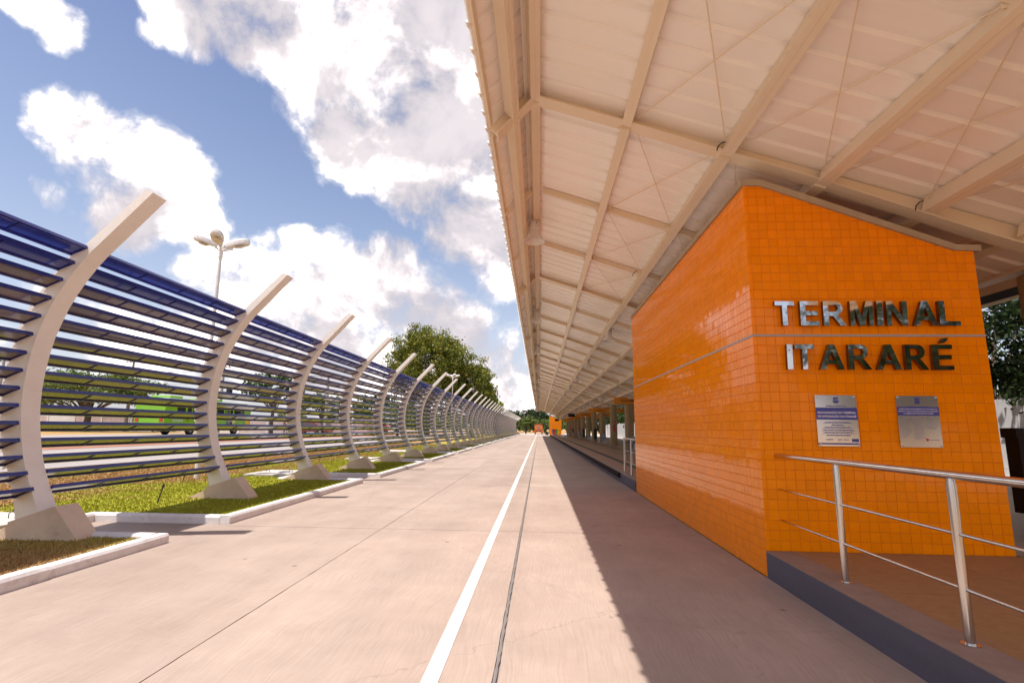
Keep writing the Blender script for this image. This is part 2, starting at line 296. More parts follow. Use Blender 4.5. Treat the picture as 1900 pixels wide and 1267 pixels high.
# ------------------------------------------------------------------ mesh helpers
WPOS = {}
class MB:
    def __init__(s): s.v = []; s.f = []; s.mi = []; s.cur = 0
    def add(s, vs, fs):
        o = len(s.v); s.v += [tuple(p) for p in vs]
        for f in fs: s.f.append(tuple(i+o for i in f)); s.mi.append(s.cur)
        return s
    def box(s, x0, x1, y0, y1, z0, z1):
        return s.add([(x0,y0,z0),(x1,y0,z0),(x1,y1,z0),(x0,y1,z0),(x0,y0,z1),(x1,y0,z1),(x1,y1,z1),(x0,y1,z1)],
                     [(0,3,2,1),(4,5,6,7),(0,1,5,4),(1,2,6,5),(2,3,7,6),(3,0,4,7)])
    def rbox(s, x0, x1, y0, y1, z0, z1, r, axis='z'):     # box with its edges along one axis chamfered
        a = {'z': (x0, x1, y0, y1), 'x': (y0, y1, z0, z1), 'y': (x0, x1, z0, z1)}[axis]
        u0, u1, v0, v1 = a
        p = [(u0+r, v0), (u1-r, v0), (u1, v0+r), (u1, v1-r), (u1-r, v1), (u0+r, v1), (u0, v1-r), (u0, v0+r)]
        return s.prism(p, axis, *{'z': (z0, z1), 'x': (x0, x1), 'y': (y0, y1)}[axis])
    def prism(s, poly, axis, a, b):
        n = len(poly)
        def P(u, v, t): return {'x': (t, u, v), 'y': (u, t, v), 'z': (u, v, t)}[axis]
        vs = [P(u, v, a) for u, v in poly]+[P(u, v, b) for u, v in poly]
        fs = [tuple(range(n)), tuple(range(2*n-1, n-1, -1))]+[(i, i+n, (i+1) % n+n, (i+1) % n) for i in range(n)]
        return s.add(vs, fs)
    def tube(s, pts, r, n=10, cap=True):
        pts = [Vector(p) for p in pts]; rs = r if isinstance(r, (list, tuple)) else [r]*len(pts)
        o = len(s.v); prev = None
        for i, p in enumerate(pts):
            t = (pts[min(i+1, len(pts)-1)]-pts[max(i-1, 0)]).normalized()
            ref = Vector((0, 0, 1)) if abs(t.z) < .9 else Vector((1, 0, 0))
            a = t.cross(ref).normalized() if prev is None else (prev-t*prev.dot(t)).normalized(); prev = a; b = t.cross(a)
            for k in range(n):
                q = p+(a*math.cos(2*math.pi*k/n)+b*math.sin(2*math.pi*k/n))*rs[i]; s.v.append(tuple(q))
        for i in range(len(pts)-1):
            for k in range(n):
                s.f.append((o+i*n+k, o+i*n+(k+1) % n, o+(i+1)*n+(k+1) % n, o+(i+1)*n+k)); s.mi.append(s.cur)
        if cap:
            s.f.append(tuple(o+k for k in range(n-1, -1, -1))); s.mi.append(s.cur)
            s.f.append(tuple(o+(len(pts)-1)*n+k for k in range(n))); s.mi.append(s.cur)
        return s
    def lathe(s, prof, c, n=24):                        # prof: (r, z) pairs round a vertical axis at c
        o = len(s.v)
        for r, z in prof:
            for k in range(n): s.v.append((c[0]+r*math.cos(2*math.pi*k/n), c[1]+r*math.sin(2*math.pi*k/n), c[2]+z))
        for i in range(len(prof)-1):
            for k in range(n): s.f.append((o+i*n+k, o+i*n+(k+1) % n, o+(i+1)*n+(k+1) % n, o+(i+1)*n+k)); s.mi.append(s.cur)
        return s
    def mesh(s, name, mats, off=(0, 0, 0), smooth=False, recalc=True):
        me = bpy.data.meshes.new(name)
        me.from_pydata([(a-off[0], b-off[1], c-off[2]) for a, b, c in s.v], [], s.f)
        mats = mats if isinstance(mats, (list, tuple)) else [mats]
        for m in mats: me.materials.append(m)
        if len(mats) > 1: me.polygons.foreach_set('material_index', s.mi)
        if recalc:
            bm = bmesh.new(); bm.from_mesh(me); bmesh.ops.recalc_face_normals(bm, faces=bm.faces); bm.to_mesh(me); bm.free()
        if smooth:
            me.polygons.foreach_set('use_smooth', [True]*len(me.polygons))
            try: me.set_sharp_from_angle(angle=R(35))
            except Exception: pass
        me.update(); return me
    def build(s, name, mats, parent=None, smooth=False, kind=None, label=None, loc=None):
        off = WPOS[parent.name] if parent is not None else (Vector(loc) if loc else Vector((0, 0, 0)))
        o = bpy.data.objects.new(name, s.mesh(name, mats, off, smooth)); col.objects.link(o)
        if parent is not None: o.parent = parent
        else: o.location = off
        WPOS[o.name] = Vector(off)
        if kind: o['kind'] = kind
        if label: o['label'] = label
        return o
def inst(name, me, loc, parent=None, rot=None):       # mesh data shared between alike pieces; loc in world coordinates
    o = bpy.data.objects.new(name, me); col.objects.link(o); off = WPOS[parent.name] if parent is not None else Vector((0, 0, 0))
    if parent is not None: o.parent = parent
    o.location = Vector(loc)-off
    if rot: o.rotation_euler = rot
    WPOS[o.name] = Vector(loc); return o
def thing(name, label, cat, loc, group=None):
    o = bpy.data.objects.new(name, None); o.empty_display_size = .2; col.objects.link(o); o.location = loc; WPOS[o.name] = Vector(loc)
    o['label'] = label; o['category'] = cat
    if group: o['group'] = group
    return o
def tag(o, label, cat, group=None):
    o['label'] = label; o['category'] = cat
    if group: o['group'] = group
    return o
def setting(name, loc=(0, 0, 0)):
    o = bpy.data.objects.new(name, None); col.objects.link(o); o.location = loc; WPOS[o.name] = Vector(loc); o['kind'] = 'structure'; return o
def kids(o): return [c for c in bpy.data.objects if c.parent == o]
def copy_tree(o, loc=None, parent=None, ch=None):
    ch = ch if ch is not None else CH_MAP(o)
    c = o.copy(); col.objects.link(c); c.parent = parent
    if loc is not None: c.location = loc; WPOS[c.name] = Vector(loc)
    for k, sub in ch: copy_tree(k, None, c, sub)
    return c
def CH_MAP(o): return [(k, CH_MAP(k)) for k in kids(o)]

# ------------------------------------------------------------------ terrain
def hz_(x):
    if x > -9.0: return 0.07
    if x > -27: return 0.07+(-9.0-x)/18*0.55
    return 0.62
def strip(name, xs, y0, y1, dz, m, kind='structure', wob=0.0, ny=40, seed=1):
    r = random.Random(seed); b = MB(); ys = np.linspace(y0, y1, ny)
    for y in ys:
        j = [r.uniform(-wob, wob), r.uniform(-wob, wob)]
        for i, x in enumerate(xs):
            xx = x(y) if callable(x) else x
            if i == 0: xx += j[0]
            if i == len(xs)-1: xx += j[1]
            b.v.append((xx, y, hz_(xx)+dz))
    n = len(xs)
    for a in range(ny-1):
        for i in range(n-1): b.f.append((a*n+i, a*n+i+1, (a+1)*n+i+1, (a+1)*n+i)); b.mi.append(0)
    o = b.build(name, m); o['kind'] = kind; return o

def groundmat():
    m = bpy.data.materials.new('dry grass ground'); m.use_nodes = True; nt = m.node_tree; L = nt.links.new; b = nt.nodes['Principled BSDF']
    b.inputs['Roughness'].default_value = .95; b.inputs['Specular IOR Level'].default_value = .1
    g = nt.nodes.new('ShaderNodeNewGeometry')
    def nz(s, d=6, rg=.6):
        n = nt.nodes.new('ShaderNodeTexNoise'); n.inputs['Scale'].default_value = s; n.inputs['Detail'].default_value = d; n.inputs['Roughness'].default_value = rg; L(g.outputs['Position'], n.inputs['Vector']); return n.outputs['Fac']
    sx = nt.nodes.new('ShaderNodeSeparateXYZ'); L(g.outputs['Position'], sx.inputs[0])
    # green close to the fence, drier towards the road
    mr = nt.nodes.new('ShaderNodeMapRange'); L(sx.outputs['X'], mr.inputs[0]); mr.inputs['From Min'].default_value = -10.5; mr.inputs['From Max'].default_value = -7.6
    ad = nt.nodes.new('ShaderNodeMath'); ad.operation = 'MULTIPLY_ADD'; L(nz(.55), ad.inputs[0]); ad.inputs[1].default_value = 2.4; L(mr.outputs[0], ad.inputs[2])
    su = nt.nodes.new('ShaderNodeMapRange'); L(ad.outputs[0], su.inputs[0]); su.inputs['From Min'].default_value = 1.45; su.inputs['From Max'].default_value = 1.95
    fy = nt.nodes.new('ShaderNodeMapRange'); L(sx.outputs['Y'], fy.inputs[0]); fy.inputs['From Min'].default_value = 5.5; fy.inputs['From Max'].default_value = 7.6
    mu = nt.nodes.new('ShaderNodeMath'); mu.operation = 'MULTIPLY'; L(su.outputs[0], mu.inputs[0]); L(fy.outputs[0], mu.inputs[1])
    fz = nt.nodes.new('ShaderNodeMapRange'); L(sx.outputs['Y'], fz.inputs[0]); fz.inputs['From Min'].default_value = 126; fz.inputs['From Max'].default_value = 134; fz.inputs['To Min'].default_value = 1; fz.inputs['To Max'].default_value = 0
    m9 = nt.nodes.new('ShaderNodeMath'); m9.operation = 'MULTIPLY'; L(mu.outputs[0], m9.inputs[0]); L(fz.outputs[0], m9.inputs[1]); mu = m9
    dry = nt.nodes.new('ShaderNodeMix'); dry.data_type = 'RGBA'; L(nz(4, 10, .7), dry.inputs['Factor']); dry.inputs['A'].default_value = (.47, .28, .12, 1); dry.inputs['B'].default_value = (.32, .20, .075, 1)
    grn = nt.nodes.new('ShaderNodeMix'); grn.data_type = 'RGBA'; L(nz(5, 10, .7), grn.inputs['Factor']); grn.inputs['A'].default_value = (.22, .26, .015, 1); grn.inputs['B'].default_value = (.44, .39, .05, 1)
    mx = nt.nodes.new('ShaderNodeMix'); mx.data_type = 'RGBA'; L(mu.outputs[0], mx.inputs['Factor']); L(dry.outputs['Result'], mx.inputs['A']); L(grn.outputs['Result'], mx.inputs['B'])
    L(mx.outputs['Result'], b.inputs['Base Color'])
    bp = nt.nodes.new('ShaderNodeBump'); bp.inputs['Strength'].default_value = .9; bp.inputs['Distance'].default_value = .03; L(nz(30, 6), bp.inputs['Height']); L(bp.outputs[0], b.inputs['Normal'])
    return m
grassm = groundmat()
# ground: one sheet to the horizon, low under the busway, rising to the left
b = MB(); xs = [-1500, -400, -120, -60, -36, -27, -18, -12, -9, -7.05, -7.0]; ys = [-200, -40, 0, 20, 60, 130, 135, 400, 1500]
for y in ys:
    for x in xs: b.v.append((x, y, hz_(x)))
n = len(xs)
for a in range(len(ys)-1):
    for i in range(n-1): b.f.append((a*n+i, a*n+i+1, (a+1)*n+i+1, (a+1)*n+i)); b.mi.append(0)
b.add([(-7, -200, -.02), (1500, -200, -.02), (1500, 1500, -.02), (-7, 1500, -.02)], [(0, 1, 2, 3)])
b.add([(-7, -200, -.02), (-7, 1500, -.02), (-7, 1500, .07), (-7, -200, .07)], [(0, 1, 2, 3)])
g = b.build('ground', grassm); g['kind'] = 'structure'
strip('road', [lambda y: -14.0+math.sin(y*.05)*.4, -17, lambda y: -19.6-math.sin(y*.05)*.5], -30, 260, .02, asph, seed=2, wob=.12)
strip('earth_verge', [lambda y: -19.9-math.sin(y*.05)*.5, -23, -26.4], -30, 260, .012, reddirt, seed=3, wob=.5)
strip('road', [-26.6, -29, -36.5], -30, 260, .02, asph, seed=4, wob=.1)

# ------------------------------------------------------------------ busway: concrete slabs with open joints
road = setting('busway', (0, 0, 0))
bed = MB().box(-7.0, 2.33, -12, 135, -.03, -.012).build('joint_bed', joint, road)
XJ = [(-4.70, -2.313), (-2.308, -0.275), (-0.245, 2.33)]
YJ = [-11.9]+[1.98+5.93*k for k in range(-1, 22)]+[134.9]
rj = random.Random(5)
for i in range(len(YJ)-1):
    for (x0, x1) in XJ:
        y0, y1 = YJ[i]+.008, YJ[i+1]-.008
        nseg = max(2, int((y1-y0)/.12)) if y0 < 35 else 8
        jg = (.005 if y0 < 35 else .003)
        yy = [y0+(y1-y0)*k/nseg for k in range(nseg+1)]
        L_ = [(x0+(rj.random()*jg if x0 > -4 else 0), y) for y in yy]; R_ = [(x1-(rj.random()*jg if x1 < 2 else 0), y) for y in yy]
        poly = L_+R_[::-1]; bb = MB(); nn = len(poly)
        bb.v = [(x, y, 0.0) for x, y in poly]+[(x, y, -.02) for x, y in poly]
        m_ = nseg+1
        for k in range(nseg):
            bb.f.append((k, nn-1-k, nn-2-k, k+1)); bb.mi.append(0)
        for k in range(nn): bb.f.append((k, k+nn, (k+1) % nn+nn, (k+1) % nn)); bb.mi.append(0)
        bb.build('slab', conc, road)
# narrow seal rising out of the wide joint
b = MB(); rr = random.Random(9); pts = []
for k in range(420):
    y = 1.0+k*.08; pts.append((-.26+rr.uniform(-.004, .004), y))
for side in (0,):
    o = len(b.v)
    for x, y in pts: wd_ = .007+rr.random()*.006; b.v += [(x-wd_, y, .0015), (x, y, .005), (x+wd_, y, .0015)]
    for k in range(len(pts)-1):
        for s_ in (0, 1): b.f.append((k*3+s_, k*3+s_+1, k*3+s_+4, k*3+s_+3)); b.mi.append(0)
b.build('joint_sealant', joint, road)
o = MB().add([(-.693, -6, .004), (-.591, -6, .004), (-.591, 133, .004), (-.693, 133, .004)], [(0, 1, 2, 3)]).build('road_line', paintw); o['kind'] = 'structure'

b = MB(); b.add([(-6.9, 135.1, -.012), (30, 135.1, -.012), (30, 178, -.012), (-6.9, 178, -.012)], [(0, 1, 2, 3)]); o = b.build('yard_paving', padm); o['kind'] = 'structure'
# ------------------------------------------------------------------ lawn islands with whitewashed kerbs
def kerb_profile(u0, u1):    # bevelled cross-section between two horizontal coordinates
    return [(u0, -.02), (u1, -.02), (u1, .09), (u1-.02, .12), (u0+.02, .12), (u0, .09)]
ISL = []; k = -1
ISL.append((-3.0, 6.72))
y = 8.02
while y < 128:
    ISL.append((y, y+6.12)); y += 7.64
for (y0, y1) in ISL:
    kb = MB(); XO, XI, XB = -4.70, -4.86, -6.98
    kp = setting('kerb', (XI, y0, 0)); rk = random.Random(int(y0*10)); ks_ = [y0]
    while ks_[-1] < y1-2.4: ks_.append(ks_[-1]+rk.uniform(1.9, 2.2))
    ks_.append(y1)
    for ka, kc in zip(ks_[:-1], ks_[1:]):
        jx, jz = rk.uniform(-.008, .008), rk.uniform(-.006, .004)
        MB().prism([(u+jx, v+(jz if v > 0 else 0)) for u, v in kerb_profile(XI, XO)], 'y', ka+.003, kc-.003).build('kerb_stone', kerbm, kp)
    kb.prism([(a, c) for a, c in kerb_profile(y1-.15, y1)], 'x', XB, XI-.001)
    if y0 > 0: kb.prism([(a, c) for a, c in kerb_profile(y0, y0+.15)], 'x', XB, XI-.001)
    kb.build('kerb_return', kerbm, kp)
    o = MB().box(-6.98, XI-.001, y0+(.151 if y0 > 0 else 0), y1-.151, -.02, .072).build('lawn_bed', grassm); o['kind'] = 'structure'
prev = ISL[0][1]
for (y0, y1) in ISL[1:]:
    o = MB().box(-6.98, -4.71, prev+.004, y0-.004, -.02, -.004).build('gully_floor', conc); o['kind'] = 'structure'
    o = MB().prism(kerb_profile(-6.99, -6.84), 'y', prev-.02, y0+.02).build('kerb', kerbm); o['kind'] = 'structure'
    prev = y1
# concrete inspection pads on the lawn
for i, (x0, x1, y0, y1) in enumerate([(-8.35, -7.1, 14.7, 16.3), (-9.1, -7.5, 29.9, 32.0), (-8.6, -7.15, 6.7, 7.9), (-8.4, -7.2, 22.6, 24.0)]):
    pt = thing('concrete_pad', ['pale square concrete pad with wire loops on the lawn behind the third rib', 'small pale concrete pad flat on the lawn far along the fence',
                'pale concrete pad beside the nearest fence footing', 'flat concrete pad on the grass behind the fourth fence bay'][i], 'concrete pad', (x0, y0, .07))
    MB().rbox(x0, x1, y0, y1, .05, .13, .02).build('slab', padm, pt)
    for q in range(2):
        cx = x0+.3+q*.7; MB().tube([(cx, y0+.7, .12), (cx, y0+.7, .2), (cx+.05, y0+.7, .23), (cx+.10, y0+.7, .2), (cx+.10, y0+.7, .12)], .006, 6).build('wire_loop', hosem, pt)

# grass blades: real tufts on the near lawn
def blades(name, n, area, size, seed, clip=None):
    r = np.random.default_rng(seed); x0, x1, y0, y1 = area
    t = r.random(n)**1.6
    y = y0+(y1-y0)*t; x = r.uniform(x0, x1, n)
    if clip is not None:
        ok = clip(x, y); x, y = x[ok], y[ok]; n = len(x)
    cl = r.normal(0, .02, (n, 2)); x = x+cl[:, 0]; y = y+cl[:, 1]
    z = np.where(x > -9, .07, .07+(-9-x)/18*.55)
    h = size*r.uniform(.5, 1.35, n); wd_ = .004+.006*r.random(n)+y*.00035; a = r.uniform(0, 2*np.pi, n)
    lx, ly = r.normal(0, .4, n)*h, r.normal(0, .4, n)*h
    V = np.zeros((n, 3, 3)); V[:, 0] = np.stack([x-np.cos(a)*wd_, y-np.sin(a)*wd_, z], 1); V[:, 1] = np.stack([x+np.cos(a)*wd_, y+np.sin(a)*wd_, z], 1); V[:, 2] = np.stack([x+lx, y+ly, z+h], 1)
    me = bpy.data.meshes.new(name); me.vertices.add(n*3); me.vertices.foreach_set('co', V.reshape(-1)); me.loops.add(n*3); me.loops.foreach_set('vertex_index', np.arange(n*3, dtype=np.int32))
    me.polygons.add(n); me.polygons.foreach_set('loop_start', np.arange(0, n*3, 3, dtype=np.int32)); me.polygons.foreach_set('loop_total', np.full(n, 3, dtype=np.int32)); me.update(); me.validate()
    me.materials.append(grassm); o = bpy.data.objects.new(name, me); col.objects.link(o); o['kind'] = 'stuff'
    tag(o, 'short green and dry grass growing on the lawn islands along the fence', 'grass'); return o
def inisl(x, y):
    ok = x < -7.0
    for (a, b_) in ISL: ok = ok | ((x > -6.97) & (x < -4.88) & (y > a+(.16 if a > 0 else 0)) & (y < b_-.16))
    return ok
blades('grass', 270000, (-13.6, -4.88, 3.0, 46), .032, 11, inisl)

# ------------------------------------------------------------------ louvred fence
FE = [(-5.225,4.57),(-5.60,4.157),(-5.98,3.74),(-6.10,3.585),(-6.22,3.40),(-6.32,3.22),(-6.41,3.03),(-6.485,2.82),(-6.545,2.62),(-6.585,2.4),(-6.61,2.15),(-6.617,1.9),(-6.60,1.65),(-6.56,1.42),(-6.50,1.17),(-6.42,.93),(-6.30,.67),(-6.14,.37)]
BE = [(-5.335,4.607),(-5.70,4.23),(-6.08,3.835),(-6.28,3.64),(-6.455,3.43),(-6.59,3.217),(-6.70,3.02),(-6.79,2.80),(-6.85,2.55),(-6.89,2.257),(-6.905,1.957),(-6.885,1.68),(-6.835,1.40),(-6.755,1.12),(-6.64,.88),(-6.52,.60),(-6.44,.30)]
SF = [(-6.035,3.805),(-6.18,3.595),(-6.308,3.364),(-6.43,3.115),(-6.53,2.873),(-6.60,2.63),(-6.645,2.385),(-6.66,2.156),(-6.66,1.927),(-6.635,1.706),(-6.596,1.485),(-6.544,1.27),(-6.473,1.06),(-6.37,.867),(-6.26,.678)]
FY0, FSP, FTH = 6.36, 3.82, 0.26; NR = 39
fence = thing('louvred_fence', 'long fence of curved cream ribs with rows of dark blue louvres beside the busway', 'fence', (-6.6, 6.36, 0))
def rib_mesh():
    b = MB(); poly = FE+BE[::-1]; n = len(poly); m_ = len(FE); ch = .006
    b.v = [(x, 0, z) for x, z in poly]+[(x, FTH, z) for x, z in poly]
    nb = len(BE)
    # caps as strips between front and back edge
    def cap(o, flip):
        i, j = 0, 0
        while i < m_-1 or j < nb-1:
            ib, jb = o+i, o+n-1-j
            if j >= nb-1 or (i < m_-1 and i/(m_-1) <= j/(nb-1)):
                f = (ib, jb, o+i+1); i += 1
            else:
                f = (ib, jb, o+n-1-(j+1)); j += 1
            b.f.append(f if not flip else f[::-1]); b.mi.append(0)
    cap(0, False); cap(n, True)
    for i in range(n): b.f.append((i, i+n, (i+1) % n+n, (i+1) % n)); b.mi.append(0)
    # louvre brackets: small plates on the near and far faces
    for x, z in SF:
        for ya, yb in ((-.006, 0.001), (FTH-.001, FTH+.006)):
            b.prism([(x-.01, z-.03), (x-.24, z-.125), (x-.245, z-.165), (x-.01, z-.065)], 'y', ya, yb)
    return b.mesh('rib', ribm)
ribme = rib_mesh()
fb = MB(); FP = [(-6.80,-.02),(-6.80,.10),(-6.50,.23),(-6.50,.28),(-5.93,.475),(-5.62,.12),(-5.60,.08),(-5.60,-.02)]
fb.prism(FP, 'y', -.03, FTH+.04); footme = fb.mesh('footing', footm)
cosd, sind = math.cos(R(24)), math.sin(R(24))
def slat_bits(ybase, L):
    """frame boxes and panes of one louvre in local coordinates (front edge at origin, sloping down towards the back)"""
    def P(u, v, y): return (-(u*cosd)-v*sind, y, -(u*sind)+v*cosd)      # u back along blade, v up
    def bx(b, u0, u1, y0, y1, v0, v1):
        c = [(u0,v0),(u1,v0),(u1,v1),(u0,v1)]
        vs_ = [P(u, v, y0) for u, v in c]+[P(u, v, y1) for u, v in c]
        b.add(vs_, [(0,1,2,3),(7,6,5,4),(0,4,5,1),(1,5,6,2),(2,6,7,3),(3,7,4,0)])
    W = .245; fr = MB()
    bx(fr, 0, .028, 0, L, -.022, .022); bx(fr, W-.028, W, 0, L, -.022, .022)
    for t in (0, .25, .5, .75, 1): 
        yy = min(max(t*L-.011, 0), L-.022); bx(fr, .028, W-.028, yy, yy+.022, -.016, .016)
    pn = MB(); bx(pn, .0275, W-.0275, 0, L/4-.024, -.005, .005)
    return fr, pn
SL = FSP-FTH
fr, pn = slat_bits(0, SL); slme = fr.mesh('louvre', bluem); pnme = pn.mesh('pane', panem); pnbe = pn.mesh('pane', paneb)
nsl = npn = 0; stf = MB(); stp = MB(); stb = MB(); order = []
bays = list(range(-1, NR-1))
for kb_ in bays: order.append(kb_)
order.sort(key=lambda q: 99 if q == -1 else q)
for kb_ in [0, 1, 2, 3, -1]+[q for q in order if q > 3]:
    yb = FY0+kb_*FSP+FTH
    for si, (x, z) in enumerate(SF):
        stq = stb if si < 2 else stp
        if nsl < 300:
            o = inst('louvre', slme, (x, yb, z), fence); nsl += 1
            if npn+4 <= 300:
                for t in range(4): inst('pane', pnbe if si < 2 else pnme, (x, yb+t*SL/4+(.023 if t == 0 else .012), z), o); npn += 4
            else:
                for t in range(4):
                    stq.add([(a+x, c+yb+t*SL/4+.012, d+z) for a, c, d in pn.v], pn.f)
        else:
            stf.add([(a+x, c+yb, d+z) for a, c, d in fr.v], fr.f)
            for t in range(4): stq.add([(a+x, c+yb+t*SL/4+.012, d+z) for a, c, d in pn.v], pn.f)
npn_real = npn
for kk in range(-1, NR):
    inst('rib', ribme, (0, FY0+kk*FSP, 0), fence); inst('footing', footme, (0, FY0+kk*FSP, 0), fence)
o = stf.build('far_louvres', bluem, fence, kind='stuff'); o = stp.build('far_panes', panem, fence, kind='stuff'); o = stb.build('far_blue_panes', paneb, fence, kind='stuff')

# sprinkler sticks in the lawn
for i, (x, y, h) in enumerate([(-6.85, 9.4, .33), (-8.9, 13.0, .28), (-8.2, 18.3, .3), (-8.6, 20.5, .28), (-7.6, 22.0, .3), (-9.2, 17.0, .25)]):
    st = thing('sprinkler_stick', ['thin black sprinkler stick leaning on the bright lawn between the two nearest footings', 'short black sprinkler stick in the dry grass behind the first fence bay',
               'black sprinkler stick beside the wire loops of the concrete pad', 'black stick in the lawn behind the third fence bay', 'upright black stick near the fifth footing', 'black stick in dry grass behind the second fence bay'][i], 'sprinkler', (x, y, .07))
    MB().tube([(x-.03, y, .05), (x+.035, y+.02, .05+h)], .011, 6).build('stem', hosem, st)
    MB().tube([(x+.03, y+.02, .04+h), (x+.045, y+.025, .075+h)], .022, 8).build('nozzle', hosem, st)

# ------------------------------------------------------------------ platform
plat = setting('platform', (0, 0, 0))
PX = 2.33; PXE = 9.4
pb = MB(); pb.box(PX+.05, PXE, -6, 122, -.02, .252); pb.build('base', greym, plat)
MB().box(PX, PX+.28, -6, 5.755, .2525, .262).build('edge_band', rampe, plat)
MB().box(PX, PX+.049, -6, 5.755, -.02, .252).build('kerb_face', greym, plat); MB().box(PX, PX+.049, 13.12, 113.9, -.02, .252).build('kerb_face', greym, plat)
# rough slabs in front of the tiled room
for (x0, x1) in ((PX+.283, 3.9), (3.904, 6.4), (6.404, 9.4)):
    for (y0, y1) in ((-6, -.4), (-.396, 2.2), (2.204, 4.4), (4.404, 5.755)):
        MB().box(x0, x1, y0, y1, .2525, .261).build('floor_slab', rampm, plat)
for x0, x1, m_, nm in ((PX, PX+.36, edgem, 'edge_band'), (PX+.363, PX+.45, orstrip, 'warning_strip'), (PX+.453, 3.02, edgem, 'edge_band'), (3.023, 3.30, darkm, 'tactile_strip'), (4.95, 5.08, darkm, 'tactile_strip')):
    MB().box(x0, x1, 13.1, 122, .2525, .262).build(nm, m_, plat)
ym = 13.1
while ym < 122:
    for x0, x1 in ((3.303, 4.947), (5.083, 7.3), (7.303, 9.4)):
        MB().box(x0, x1, ym+.003, min(ym+7.3, 122), .2525, .2615).build('floor_slab', platm, plat)
    MB().box(3.303, 4.947, ym+7.303, ym+7.43, .2525, .262).build('floor_joint', darkm, plat)
    ym += 7.43
MB().box(PX-.075, PX-.001, 15.47, 113.5, .135, .262).build('rubber_bumper', bumper, plat)
MB().box(4.845, 9.4, 5.757, 13.1, .2525, .261).build('floor_slab', platm, plat)

